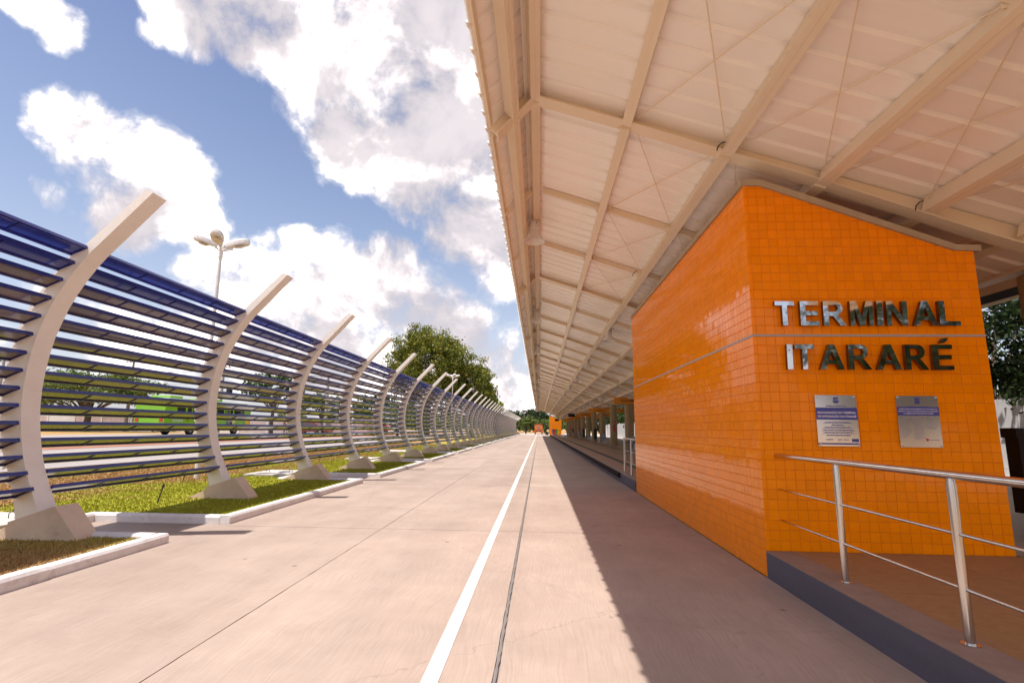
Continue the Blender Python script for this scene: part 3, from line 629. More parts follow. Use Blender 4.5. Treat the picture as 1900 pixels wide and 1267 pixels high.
# ------------------------------------------------------------------ orange tiled rooms
XB, YB, YF, XR = 2.34, 5.76, 13.10, 4.79
tb = MB()          # chamfered tile, local: thickness along -y
def tile_geo(wd_, ht, th=.006, ch=.0025):
    a, c = wd_/2, ht/2
    v = [(-a, 0, -c), (a, 0, -c), (a, 0, c), (-a, 0, c), (-a, -th+ch, -c), (a, -th+ch, -c), (a, -th+ch, c), (-a, -th+ch, c),
         (-a+ch, -th, -c+ch), (a-ch, -th, -c+ch), (a-ch, -th, c-ch), (-a+ch, -th, c-ch)]
    f = [(8, 9, 10, 11)]
    for i in range(4): j = (i+1) % 4; f += [(4+i, 4+j, 8+j, 8+i), (i, j, 4+j, 4+i)]
    return v, f
def tiled_room(name, label, yb, yf, tiles):
    rm = thing(name, label, 'tiled room', (XB, yb, 0))
    zt = 4.262; tl = .006
    # front outline: short level piece, long slope, short level piece
    OUT = [(XB+tl, .0), (XR, .0), (XR, 3.45), (4.565, 3.462), (2.54, 4.245), (XB+tl, 4.255)]
    body = MB(); body.prism(OUT, 'y', yb+tl, yf); body.build('wall', groutm if tiles else orangew, rm)
    # coping follows the outline on the front and runs level along the side
    cp = MB()
    top = [(XB-.025, 4.332), (2.545, 4.322), (4.60, 3.525), (XR+.06, 3.520)]
    bot = [(XB-.025, 4.258), (2.53, 4.248), (4.57, 3.463), (XR+.06, 3.452)]
    for i in range(3):
        cp.prism([bot[i], bot[i+1], top[i+1], top[i]], 'y', yb-.03, yb+.10)
    cp.prism([(yb+.101, 4.258), (yf+.02, 4.258), (yf+.02, 4.332), (yb+.101, 4.332)], 'x', XB-.025, XB+.12)
    cp.build('coping', copm, rm)
    # roof skin of the room
    MB().add([(XB+.12, yb+.1, 4.25), (2.54, yb+.1, 4.24), (4.565, yb+.1, 3.457), (XR, yb+.1, 3.445), (XB+.12, yf, 4.25), (2.54, yf, 4.24), (4.565, yf, 3.457), (XR, yf, 3.445)],
             [(0, 1, 5, 4), (1, 2, 6, 5), (2, 3, 7, 6)]).build('roof', copm, rm)
    sb = MB(); sb.box(XB-.002, XB+.012, yb-.002, yf, 2.499, 2.522); sb.box(XB+.0125, XR, yb-.002, yb+.012, 2.499, 2.522); sb.build('expansion_strip', stripm, rm)
    if not tiles: return rm
    P = .1; G = .0035
    rows = [(-.04, .0615)]+[(.0615, .1615), (.1615, .2615)]+[(.2615+i*.1018, .2615+(i+1)*.1018) for i in range(22)]
    rows2 = [(2.521+i*.1, 2.521+(i+1)*.1) for i in range(18)]
    L_ = []
    def topz(x):
        if x <= 2.54: return 4.25
        if x >= 4.565: return 3.455
        return 4.245-(x-2.54)*(4.245-3.462)/(4.565-2.54)
    for (z0, z1) in rows[:3]+rows[3:]+rows2:                       # side face, looks to -x
        z0_ = max(z0, .002); z1_ = min(z1, 4.252)
        if z1_-z0_ < .012: continue
        if z1 > 2.4 and z1 < 2.52: z1_ = 2.497
        n = int(round((yf-yb)/P))
        for i in range(n):
            a, c = yb+i*P+(0 if i else 0), yb+(i+1)*P
            L_.append(('s', a+G/2, c-G/2, z0_+G/2, z1_-G/2))
    for (z0, z1) in rows[3:]+rows2:                       # front face, looks to -y
        if z1 > 2.4 and z1 < 2.52: z1 = 2.497
        xs_ = [XB+.001, XB+.046]+[XB+.046+.1*i for i in range(1, 25)]; xs_ = [q for q in xs_ if q < XR-.01]+[XR]
        for a, c in zip(xs_[:-1], xs_[1:]):
            zz = min(z1, topz((a+c)/2)+.02)
            if zz-z0 < .015: continue
            L_.append(('f', a+G/2, c-G/2, z0+G/2, zz-G/2))
    def area(t):
        k_, a, c, z0, z1 = t
        p = [((XB, y_, z_) if k_ == 's' else (y_, YB, z_)) for y_, z_ in ((a, z0), (c, z0), (c, z1), (a, z1))]
        q = [proj(v)[:2] for v in p]
        A = abs(sum(q[i][0]*q[(i+1) % 4][1]-q[(i+1) % 4][0]*q[i][1] for i in range(4)))/2
        return A
    L_.sort(key=area, reverse=True)
    meshes = {}; rt_ = random.Random(3); stuff = MB()
    for idx, (k_, a, c, z0, z1) in enumerate(L_):
        wd_, ht = c-a, z1-z0; ta, tb_ = rt_.gauss(0, .0032), rt_.gauss(0, .0045)
        if idx < 300:
            key = (round(wd_, 3), round(ht, 3))
            if key not in meshes:
                v, f = tile_geo(*key); bb = MB(); bb.add(v, f); meshes[key] = bb.mesh('tile', tilem)
            if k_ == 'f': inst('tile', meshes[key], ((a+c)/2, yb+tl, (z0+z1)/2), rm, (ta, 0, tb_))
            else: inst('tile', meshes[key], (XB+tl, (a+c)/2, (z0+z1)/2), rm, (ta, 0, -math.pi/2+tb_))
        else:
            v, f = tile_geo(wd_, ht)
            if k_ == 'f': vv = [((a+c)/2+x, yb+tl+y_+x*tb_-z_*ta*1, (z0+z1)/2+z_) for x, y_, z_ in v]
            else: vv = [(XB+tl+y_+x*tb_-z_*ta, (a+c)/2-x, (z0+z1)/2+z_) for x, y_, z_ in v]
            stuff.add(vv, f)
    stuff.build('wall_tiles', tilem, rm, kind='stuff')
    return rm
room = tiled_room('tiled_room', 'orange tiled room with sloping top and steel lettering at the near end of the platform', YB, YF, True)
tiled_room('orange_room', 'far orange room with sloping top closing the end of the platform', 114.0, 121.3, False)

# ------------------------------------------------------------------ steel letters
def glyph(c):
    s, h = .20, .17
    if c == 'T': return .78, [[(0,1),(.78,1),(.78,1-h),(.49,1-h),(.49,0),(.29,0),(.29,1-h),(0,1-h)]]
    if c == 'E': return .72, [[(0,0),(.72,0),(.72,h),(s,h),(s,.42),(.66,.42),(.66,.59),(s,.59),(s,1-h),(.70,1-h),(.70,1),(0,1)]]
    if c == 'I': return s, [[(0,0),(s,0),(s,1),(0,1)]]
    if c == 'L': return .70, [[(0,0),(.70,0),(.70,h),(s,h),(s,1),(0,1)]]
    if c == 'M': return .98, [[(0,0),(.18,0),(.18,.74),(.395,0),(.585,0),(.80,.74),(.80,0),(.98,0),(.98,1),(.70,1),(.49,.30),(.28,1),(0,1)]]
    if c == 'N': return .82, [[(0,0),(.19,0),(.19,.66),(.62,0),(.82,0),(.82,1),(.63,1),(.63,.34),(.20,1),(0,1)]]
    if c == 'A': return .94, [[(0,0),(.21,0),(.29,.22),(.65,.22),(.73,0),(.94,0),(.58,1),(.36,1)], [(.35,.38),(.47,.74),(.59,.38)]]
    if c == 'R':
        ou = [(0,0),(0,1),(.48,1)]+[(.48+.28*math.sin(t), .715+.285*math.cos(t)) for t in np.linspace(.2, math.pi*.93, 10)]
        ou += [(.60,.40),(.88,0),(.64,0),(.38,.385),(s,.40),(s,0)]
        inn = [(s,.84),(.46,.84)]+[(.46+.12*math.sin(t), .71+.13*math.cos(t)) for t in np.linspace(.3, math.pi-.3, 6)]+[(.46,.56),(s,.56)]
        return .88, [ou, inn]
def letter(c, x0, x1, z0, z1, y, depth, parent, accent=False):
    wd_, polys = glyph(c); cu = bpy.data.curves.new('letter', 'CURVE'); cu.dimensions = '2D'; cu.fill_mode = 'BOTH'; cu.extrude = depth/2
    if accent: polys = polys+[[(.30, 1.07), (.44, 1.07), (.62, 1.26), (.42, 1.26)]]
    for p in polys:
        sp = cu.splines.new('POLY'); sp.points.add(len(p)-1); sp.use_cyclic_u = True
        for i, (a, b_) in enumerate(p): sp.points[i].co = (a*(x1-x0)/wd_, b_*(z1-z0), 0, 1)
    to = bpy.data.objects.new('tmp', cu); me = bpy.data.meshes.new_from_object(to)
    # swing the outline up into the wall plane: (x, y) -> (x, z); fronts look to -y
    for v in me.vertices: v.co = Vector((v.co.x, -v.co.z, v.co.y))
    me.materials.clear(); me.materials.append(mirror); me.materials.append(letside)
    me.update()
    for p in me.polygons: p.material_index = 0 if abs(p.normal.y) > .9 else 1
    me.name = 'letter'
    bpy.data.objects.remove(to); bpy.data.curves.remove(cu)
    o = inst('letter', me, (x0, y-depth/2, z0), parent); o['label'] = 'steel letter '+('É' if accent else c)
    rl = random.Random(ord(c)+int(x0*50)); o.rotation_euler = (R(1.9)+rl.gauss(0, .005), 0, rl.gauss(0, .012))
    return o
LT = thing('terminal_lettering', 'upper row of raised mirror steel letters reading TERMINAL on the orange tiles', 'lettering', (2.56, 5.72, 2.6))
for c, a, b_ in (('T',2.568,2.776),('E',2.835,3.034),('R',3.08,3.313),('M',3.36,3.60),('I',3.64,3.700),('N',3.74,3.955),('A',4.015,4.265),('L',4.285,4.497)):
    letter(c, a, b_, 2.608, 2.876, 5.735, .045, LT)
LI = thing('itarare_lettering', 'lower row of raised mirror steel letters reading ITARARÉ under the grey strip', 'lettering', (2.65, 5.72, 2.13))
for i, (c, a, b_) in enumerate((('I',2.66,2.718),('T',2.745,2.947),('A',3.0,3.253),('R',3.30,3.535),('A',3.588,3.838),('R',3.885,4.118),('E',4.165,4.369))):
    letter(c, a, b_, 2.131, 2.399, 5.735, .045, LI, accent=(i == 6))

# ------------------------------------------------------------------ plaques
def text_mesh(s, size, m, align='CENTER', width=None, bold=0.0):
    cu = bpy.data.curves.new('t', 'FONT'); cu.body = s; cu.size = size; cu.align_x = align; cu.offset = bold; cu.resolution_u = 2
    to = bpy.data.objects.new('t', cu); me = bpy.data.meshes.new_from_object(to); bpy.data.objects.remove(to); bpy.data.curves.remove(cu)
    me.materials.clear(); me.materials.append(m)
    xs_ = [v.co.x for v in me.vertices]
    k_ = 1.0
    if width and xs_: k_ = width/(max(xs_)-min(xs_))
    for v in me.vertices: v.co = Vector((v.co.x*k_, 0, v.co.y))
    return me
def plaque(x0, z0, label, kind):
    W, H, y = .425, .534, 5.744
    pq = thing('plaque', label, 'plaque', (x0, y, z0))
    MB().rbox(x0, x0+W, y-.003, y+.002, z0, z0+H, .006, 'y').build('plate', plaquem, pq)
    for cx, cz in ((.018, .018), (W-.018, .018), (.018, H-.018), (W-.018, H-.018)):
        b = MB(); b.tube([(x0+cx, y+.008, z0+cz), (x0+cx, y-.010, z0+cz), (x0+cx, y-.013, z0+cz)], [.011, .011, .006], 12); b.build('bolt', steel, pq, smooth=True)
    ys_ = y-.0045
    def quad(nm, a, b_, c, d, m_, yy=ys_):
        MB().add([(x0+a, yy, z0+c), (x0+b_, yy, z0+c), (x0+b_, yy, z0+d), (x0+a, yy, z0+d)], [(0, 1, 2, 3)]).build(nm, m_, pq)
    def txt(s, cx, cz, wdt, size, m_, yy=ys_-.001):
        inst('printed_text', text_mesh(s, size, m_, width=wdt, bold=size*.02), (x0+cx, yy, z0+cz), pq)
    # coat of arms: mural crown over a shield with sprigs
    e = MB(); cx, cz = W/2, H-.045
    for i in range(5): e.prism([(x0+cx-.024+i*.011, z0+cz+.012), (x0+cx-.017+i*.011, z0+cz+.012), (x0+cx-.017+i*.011, z0+cz+.024), (x0+cx-.024+i*.011, z0+cz+.024)], 'y', ys_-.0005, ys_)
    e.prism([(x0+cx-.024, z0+cz), (x0+cx+.027, z0+cz), (x0+cx+.027, z0+cz+.011), (x0+cx-.024, z0+cz+.011)], 'y', ys_-.0005, ys_)
    e.prism([(x0+cx-.017, z0+cz-.006), (x0+cx+.019, z0+cz-.006), (x0+cx+.019, z0+cz-.028), (x0+cx+.001, z0+cz-.045), (x0+cx-.017, z0+cz-.028)], 'y', ys_-.0005, ys_)
    for sg in (-1, 1):
        e.prism([(x0+cx+.001+sg*.024, z0+cz-.008), (x0+cx+.001+sg*.033, z0+cz-.018), (x0+cx+.001+sg*.012, z0+cz-.052), (x0+cx+.001+sg*.016, z0+cz-.040)], 'y', ys_-.0005, ys_)
    e.build('coat_of_arms', printblue, pq)
    rnd = random.Random(kind)
    if kind == 1:
        txt('Prefeitura de Teresina', W/2, H-.121, .20, .020, printblue)
        quad('blue_band', .0, W, .276, .402, printblue)
        txt('INAUGURAÇÃO DO TERMINAL', W/2, .340, .395, .030, printwhite)
        txt('DE INTEGRAÇÃO DO ITARARÉ', W/2, .300, .395, .030, printwhite)
        z = .252
        for i in range(6):
            wl_ = [.25, .12, .27, .30, .28, .25][i]
            # rows of small print, too small to read: bold name line over a lighter line
            for (hh, ww, gap) in ((.0075, wl_, .0), (.004, wl_*1.15 if i < 5 else wl_, .0115)):
                xw = W/2-ww/2; bb = MB()
                while xw < W/2+ww/2:
                    l_ = rnd.uniform(.012, .045); bb.prism([(x0+xw, z0+z-gap-hh), (x0+min(xw+l_, W/2+ww/2), z0+z-gap-hh), (x0+min(xw+l_, W/2+ww/2), z0+z-gap), (x0+xw, z0+z-gap)], 'y', ys_-.0003, ys_); xw += l_+.005
                bb.build('small_print', printblue, pq)
            z -= .0262
        txt('CAIXA', .118, .062, .075, .020, printblue); quad('logo', .20, .245, .062, .074, printgrey); quad('logo', .262, .31, .062, .072, printgrey)
        quad('logo_block', .345, .415, .046, .078, printblue); quad('bottom_band', 0, W, .018, .034, printblue)
    else:
        txt('Prefeitura de Teresina', W/2, H-.121, .19, .018, printblue)
        quad('blue_band', .0, W, .328, .418, printblue)
        txt('HOMENAGEM E AGRADECIMENTO DA POPULAÇÃO DE', W/2, .390, .385, .015, printwhite)
        txt('TERESINA A TODOS QUE PARTICIPARAM DA CONSTRUÇÃO', W/2, .367, .405, .015, printwhite)
        txt('DO TERMINAL DE INTEGRAÇÃO DO ITARARÉ', W/2, .344, .30, .015, printwhite)
        for cx, n_ in ((.02, 22), (.15, 24), (.28, 13)):
            bb = MB()
            for i in range(n_):
                if cx == .28 and i in (4, 6): continue
                zz = .310-i*.0098; ww = rnd.uniform(.055, .11)
                bb.prism([(x0+cx, z0+zz-.003), (x0+cx+ww, z0+zz-.003), (x0+cx+ww, z0+zz), (x0+cx, z0+zz)], 'y', ys_-.0003, ys_)
            bb.build('name_column', printgrey, pq)
        b = MB(); b.tube([(x0+.275, ys_+.0005, z0+.078), (x0+.275, ys_-.0005, z0+.078)], .014, 16); b.build('round_logo', printred, pq)
        quad('logo_text', .295, .40, .072, .080, printgrey)
plaque(2.938, 1.326, 'left steel plaque with blue band about the terminal opening', 1)
plaque(3.772, 1.325, 'right steel plaque with columns of names and a small round red logo', 2)

# ------------------------------------------------------------------ stainless handrails
def handrail(label, ya, yb, posts, x=2.51):
    h = thing('handrail', label, 'handrail', (x, ya, .262))
    b = MB(); b.tube([(x, ya, 1.222), (x, yb, 1.222)], .026, 18); b.build('top_rail', steel, h, smooth=True)
    for z in (.878, .567): b = MB(); b.tube([(x, ya, z), (x, yb, z)], .0105, 12); b.build('mid_rail', steel, h, smooth=True)
    for y in posts:
        b = MB(); b.tube([(x, y, .262), (x, y, 1.150), (x, y, 1.205)], [.027, .027, .020], 16); b.build('post', steel, h, smooth=True)
        b = MB(); b.tube([(x, y, .262), (x, y, .268)], .05, 16); b.build('base_flange', steel, h, smooth=True)
    return h
handrail('stainless handrail running from the orange tiles towards the viewer', -5, 5.752, [4.66, 3.41, 2.16, .91, -.34, -1.59, -2.84])
handrail('short stainless railing at the platform edge behind the tiled room', 13.11, 15.85, [14.66, 15.8])

# ------------------------------------------------------------------ canopy
B0, BSP = 5.65, 7.47; NB = 15; BEAMS = [1.25]+[B0+BSP*k for k in range(0, NB)]
XV = 6.05
def zr(x): return 5.50-.333*x
can = thing('bus_canopy', 'long cream steel canopy with downturned edge over the platform and bus lane', 'canopy', (XV, 5.65, .26))
def beam_mesh():
    b = MB(); wdt = .20
    bot = [(-.50,4.925),(-.055,5.395),(1.0,5.045),(2.2,4.62),(3.3,4.225),(4.3,3.845),(4.8,3.65),(5.2,3.515),(5.55,3.43),(5.9,3.39),(XV,3.385)]
    top = [(-.60,5.035),(-.135,5.515),(1.0,zr(1)-.012),(2.2,zr(2.2)-.012),(3.3,zr(3.3)-.012),(4.3,zr(4.3)-.012),(4.8,zr(4.8)-.012),(5.2,zr(5.2)-.012),(5.55,zr(5.55)-.012),(5.9,zr(5.9)-.012),(XV,zr(XV)-.012)]
    for mir in (0, 1):
        f = (lambda x: x) if not mir else (lambda x: 2*XV-x)
        n = len(bot)
        # web boxes, set back from the flange edge
        for (yy0, yy1, bo, to) in ((.092, .108, bot, top),):
            for i in range(n-1):
                q = [bo[i], bo[i+1], to[i+1], to[i]]; b.prism([(f(x), z) for x, z in q], 'y', yy0, yy1)
        for i in range(n-1):       # bottom flange plate
            (x0, z0), (x1, z1) = bot[i], bot[i+1]
            dx, dz = x1-x0, z1-z0; l = math.hypot(dx, dz); nx, nz = -dz/l*.012, dx/l*.012
            b.prism([(f(x0), z0-.001), (f(x1), z1-.001), (f(x1+nx), z1+nz), (f(x0+nx), z0+nz)], 'y', 0, wdt)
    return b.mesh('main_beam', beamm)
bme = beam_mesh()
for y in BEAMS[1:]: inst('main_beam', bme, (0, y, 0), can)
# longitudinal purlins: box sections hung under the sheets, tilted with the slope
def boxsec(cx, ztop, wdt, dep, ang, y0, y1, b=None, seam=True):
    b = b or MB(); ca, sa = math.cos(ang), math.sin(ang)
    def P(u, v): return (cx+u*ca-v*sa, ztop+u*sa+v*ca)
    pr = [P(-wdt/2, 0), P(wdt/2, 0), P(wdt/2, -dep), P(-wdt/2, -dep)]
    if seam:       # two channel sections welded lip to lip: a fine groove along the middle
        pr = [P(-wdt/2, 0), P(wdt/2, 0), P(wdt/2, -dep), P(.002, -dep), P(.002, -dep+.004), P(-.002, -dep+.004), P(-.002, -dep), P(-wdt/2, -dep)]
    b.prism(pr, 'y', y0, y1); return b
SA = -math.atan(.333)
PUR = [(-.085, 5.49, .115, .13, R(16)), (-.385, 5.235, .10, .155, R(45)), (1.06, zr(1.06)-.015, .115, .145, SA), (2.20, zr(2.2)-.015, .125, .16, SA), (3.26, zr(3.26)-.015, .125, .175, SA), (4.34, zr(4.34)-.015, .125, .19, SA), (5.30, zr(5.3)-.015, .125, .16, SA)]
PM = []
for i, (cx, zt, wd_, dp, an) in enumerate(PUR):
    PM.append((boxsec(cx, zt, wd_, dp, an, -.03, BSP-.175+.20-.06).mesh('purlin', beamm), 0))
    if i not in (0, 1): PM.append((boxsec(2*XV-cx, zt, wd_, dp, -an, -.03, BSP-.175+.20-.06).mesh('purlin', beamm), 0))
for y in BEAMS[1:-1]:
    for me, _ in PM: inst('purlin', me, (0, y+.14, 0), can)
for i, (cx, zt, wd_, dp, an) in enumerate(PUR): boxsec(cx, zt, wd_, dp, an, 1.42, 5.65+.03).build('purlin', beamm, can)
    # reach from one web to the next: fill piece hidden inside the beam keeps the ends tidy
# small edge angle along the eave
ed = MB(); ed.prism([(-.605, 5.052), (-.60, 4.985), (-.575, 4.985), (-.555, 5.06), (-.585, 5.085)], 'y', 0, BSP-.01); edm = ed.mesh('eave_angle', beamm)
for y in BEAMS[1:-1]: inst('eave_angle', edm, (0, y+.205, 0), can)
ed = MB(); ed.prism([(-.605, 5.052), (-.60, 4.985), (-.575, 4.985), (-.555, 5.06), (-.585, 5.085)], 'y', 1.46, 5.64); ed.build('eave_angle', beamm, can)
# C-section rafters at the thirds, cut between the purlins
def rafter_mesh():
    b = MB(); xs_ = [-.02, 1.06, 2.20, 3.26, 4.34, 5.30, XV]
    for i in range(len(xs_)-1):
        x0, x1 = xs_[i]+.075, xs_[i+1]-.07
        za, zb = zr(x0)-.015, zr(x1)-.015; h = .095
        b.prism([(x0, za), (x1, zb), (x1, zb-h), (x0, za-h)], 'y', 0, .006)          # web
        b.prism([(x0, za-h), (x1, zb-h), (x1, zb-h+.005), (x0, za-h+.005)], 'y', .0065, .05)   # lower flange
        b.prism([(x0, za-.005), (x1, zb-.005), (x1, zb), (x0, za)], 'y', .0065, .05)
        b.prism([(x0, za-h+.0055), (x1, zb-h+.0055), (x1, zb-h+.018), (x0, za-h+.018)], 'y', .046, .05)
    b.prism([(-.345, 5.245), (-.15, 5.445), (-.09, 5.395), (-.285, 5.185)], 'y', 0, .05)
    b.prism([(-.60, 4.99), (-.47, 5.125), (-.44, 5.095), (-.575, 4.96)], 'y', 0, .05)
    return b.mesh('rafter', beamm)
rfm = rafter_mesh()
inst('rafter', rfm, (0, 5.65-BSP/3+.05, 0), can)
for y in BEAMS[1:-1]:
    for t in (1, 2): inst('rafter', rfm, (0, y+BSP*t/3+.05, 0), can)
# crossed tie rods with corner cleats
def rod_mesh(x0, x1, L, up_):
    b = MB(); za, zb = zr(x0)-.075, zr(x1)-.075
    b.tube([(x0, 0 if up_ else L, za), (x1, L if up_ else 0, zb)], .0065, 6); return b.mesh('tie_rod', beamm)
cells = [(1.13, 2.13), (2.27, 3.19), (3.33, 4.27), (4.41, 5.23)]
CL = BSP/3
rms = [(rod_mesh(a, c, CL-.14, True), rod_mesh(a, c, CL-.14, False)) for a, c in cells]
for bi, y in enumerate(BEAMS[:-1]):
    if bi not in (0, 1, 3, 5, 7, 9, 11, 13): continue
    if bi == 0: y = 5.65-BSP
    for t in range(3):
        if bi == 0 and t == 0: continue
        for ci, (r1, r2) in enumerate(rms):
            if y > 60 and ci > 1: continue
            yy = y+.12+CL*t
            inst('tie_rod', r1, (0, yy, 0), can); inst('tie_rod', r2, (0, yy, 0), can)
clm = {}
for sx in (-1, 1):
    for sy in (-1, 1):
        cl = MB(); cl.prism([(sx*.065, sy*.02), (sx*.12, sy*.045), (sx*.12, sy*.058), (sx*.065, sy*.075), (sx*.065, sy*.068), (sx*.112, sy*.05), (sx*.065, sy*.028)], 'z', -.095, -.045)
        clm[(sx, sy)] = cl.mesh('cleat', beamm)
for bi, y in enumerate([5.65-BSP]+BEAMS[1:3]):
    for t in ((0, 1, 2) if bi else (2,)):
        for x in (1.06, 2.2, 3.26, 4.34):
            for key, me in clm.items():
                if t == 0 and key[1] < 0: continue
                inst('cleat', me, (x, y+(.11 if t == 0 else BSP*t/3+.075), zr(x)), can)
# loose cable ends left hanging by the beams
for (x, y, z) in ((2.12, 5.60, 4.72), (4.20, 5.60, 3.98), (2.05, 10.6, 4.75)):
    MB().tube([(x, y, z), (x-.05, y-.02, z-.02), (x-.10, y-.03, z-.07), (x-.115, y-.03, z-.12)], .007, 6).build('cable_end', black, can)
# roof sheets: 1 m wide trapezoidal sheets of three corrugations, each a piece of its own
def sheet_mesh(p0, p1, name, th=.022, rib=.038):
    (x0, z0), (x1, z1) = p0, p1; dx, dz = x1-x0, z1-z0; l = math.hypot(dx, dz); nx, nz = -dz/l, dx/l
    if nz < 0: nx, nz = -nx, -nz
    pr = []
    for k_ in range(3):
        o = k_/3; pr += [(o, 0), (o+.225, 0), (o+.247, rib), (o+.297, rib), (o+.319, 0)]
    pr.append((.999, 0)); b = MB(); n = len(pr)
    for (x, z) in ((x0, z0), (x1, z1)):
        for off in (0, th):
            for y, h in pr: b.v.append((x+nx*(h+off), y, z+nz*(h+off)))
    for i in range(n-1):
        b.f += [(i, i+1, 2*n+i+1, 2*n+i), (n+i, 3*n+i, 3*n+i+1, n+i+1), (i, n+i, n+i+1, i+1), (2*n+i, 2*n+i+1, 3*n+i+1, 3*n+i)]; b.mi += [0]*4
    b.f += [(0, 2*n, 3*n, n), (n-1, 2*n-1, 4*n-1, 3*n-1)]; b.mi += [0, 0]
    return b.mesh(name, sheetm)
shA = sheet_mesh((-.12, zr(-.12)), (XV-.02, zr(XV-.02)), 'roof_sheet')
shB = sheet_mesh((-.63, 5.035), (-.125, 5.545), 'fascia_sheet')
shC = sheet_mesh((XV+.02, zr(XV-.02)), (2*XV+.12, zr(-.12)), 'roof_sheet')
shD = sheet_mesh((2*XV+.125, 5.545), (2*XV+.63, 5.035), 'fascia_sheet')
YE = BEAMS[-1]+1.2; y = 1.2; ys_list = []
while y < YE: ys_list.append(y); y += 1.0
for i, y in enumerate(ys_list):
    inst('roof_sheet', shA, (0, y, 0), can); inst('fascia_sheet', shB, (0, y, 0), can)
rw = MB()
for i, y in enumerate(ys_list):
    for me in (shC, shD):
        rw.add([(v.co.x, v.co.y+y, v.co.z) for v in me.vertices], [tuple(p.vertices) for p in me.polygons])
MB().prism([(-.20, 5.515), (-.12, 5.625), (.10, 5.552), (.10, 5.562), (-.12, 5.637), (-.21, 5.525)], 'y', 1.2, YE).build('ridge_flashing', beamm, can)
MB().prism([(-.185, 5.42), (-.125, 5.522), (-.02, 5.488), (-.02, 5.478), (-.12, 5.508), (-.175, 5.41)], 'y', 1.2, YE).build('ridge_lining', sheetm, can)
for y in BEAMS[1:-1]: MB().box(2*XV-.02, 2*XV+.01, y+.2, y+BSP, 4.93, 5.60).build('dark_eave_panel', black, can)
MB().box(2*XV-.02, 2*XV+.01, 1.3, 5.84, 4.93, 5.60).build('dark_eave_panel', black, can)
MB().box(2*XV-.05, 2*XV+.03, 1.3, YE, 4.86, 4.928).build('eave_trim', beamm, can); MB().box(2*XV-.05, 2*XV-.021, 1.3, YE, 5.601, 5.66).build('eave_trim', beamm, can)
rw.build('right_roof_wing', sheetm, can, kind='stuff')
# valley gutter and columns
MB().prism([(XV-.12, 3.505), (XV-.10, 3.468), (XV+.10, 3.468), (XV+.12, 3.505)], 'y', 1.2, YE).build('valley_gutter', beamm, can)
cm_ = MB(); cm_.lathe([(.295, .262), (.295, 3.40), (.0, 3.40)], (0, 0, 0), 32); cme = cm_.mesh('column', columnm, smooth=True)
inst('column', cme, (XV+.16, 6.45, 0), can)
for y in BEAMS[2:]: inst('column', cme, (XV-.02, y+.1, 0), can)

# ------------------------------------------------------------------ pendant lamps under the canopy
def pendant(x, y, z, label, group=None):
    t = thing('pendant_lamp', label, 'pendant lamp', (x, y, z), group)
    b = MB(); b.tube([(x, y, z+.42), (x, y, z+.60)], .008, 6); b.tube([(x-.03, y, z+.52), (x+.03, y, z+.47)], .006, 6); b.build('hook', steel, t)
    b = MB(); b.lathe([(0, .42), (.06, .415), (.095, .39), (.098, .26), (.10, .23), (.085, .225), (0, .225)], (x, y, z), 24); b.build('housing', lampw, t, smooth=True)
    b = MB()
    for a in range(4):
        q = a*math.pi/2+.5; b.tube([(x+.095*math.cos(q), y+.095*math.sin(q), z+.35), (x+.1005*math.cos(q), y+.1005*math.sin(q), z+.35)], .013, 8)
    b.build('vent', black, t)
    b = MB(); b.lathe([(.085, .235), (.10, .20), (.125, .13), (.165, .04), (.198, 0), (.203, 0), (.17, .045), (.13, .135), (.104, .205), (.09, .24)], (x, y, z), 32); b.build('shade', acryl, t, smooth=True)
    b = MB(); b.lathe([(.197, .0), (.205, .0), (.205, .008), (.197, .008), (.197, 0)], (x, y, z), 32); b.build('rim', lampw, t, smooth=True)
    return t
first = None
mids = [B0+BSP*(k+.5) for k in range(0, NB-1)]
ORD = ['second', 'third', 'fourth', 'fifth', 'sixth', 'seventh', 'eighth', 'ninth', 'tenth', 'eleventh', 'twelfth', 'thirteenth', 'fourteenth']
def chain(xx, zz, start, lab, near_lab, group):
    p0 = pendant(xx, mids[start], zz, near_lab)
    for k_ in range(start+1, len(mids)):
        c = copy_tree(p0, (xx, mids[k_]+.05, zz)); c['label'] = ORD[k_-start-1]+' '+lab; c['group'] = group
    if start+1 < len(mids): pass
chain(-.10, 4.945, 0, 'nearest pendant lamp in the row hung at the canopy edge', 'nearest clear bell pendant lamp at the canopy edge, the largest in view', 'pendant lamps along the canopy edge')
chain(2.26, 4.31, 1, 'nearest pendant lamp in the middle row under the canopy', 'nearest pendant lamp of the middle row, left of the tiled room top', 'pendant lamps in the middle row')
chain(4.62, 3.585, 1, 'nearest pendant lamp in the row beside the platform columns', 'nearest pendant lamp of the row beside the columns, above the first hanging sign', 'pendant lamps beside the columns')

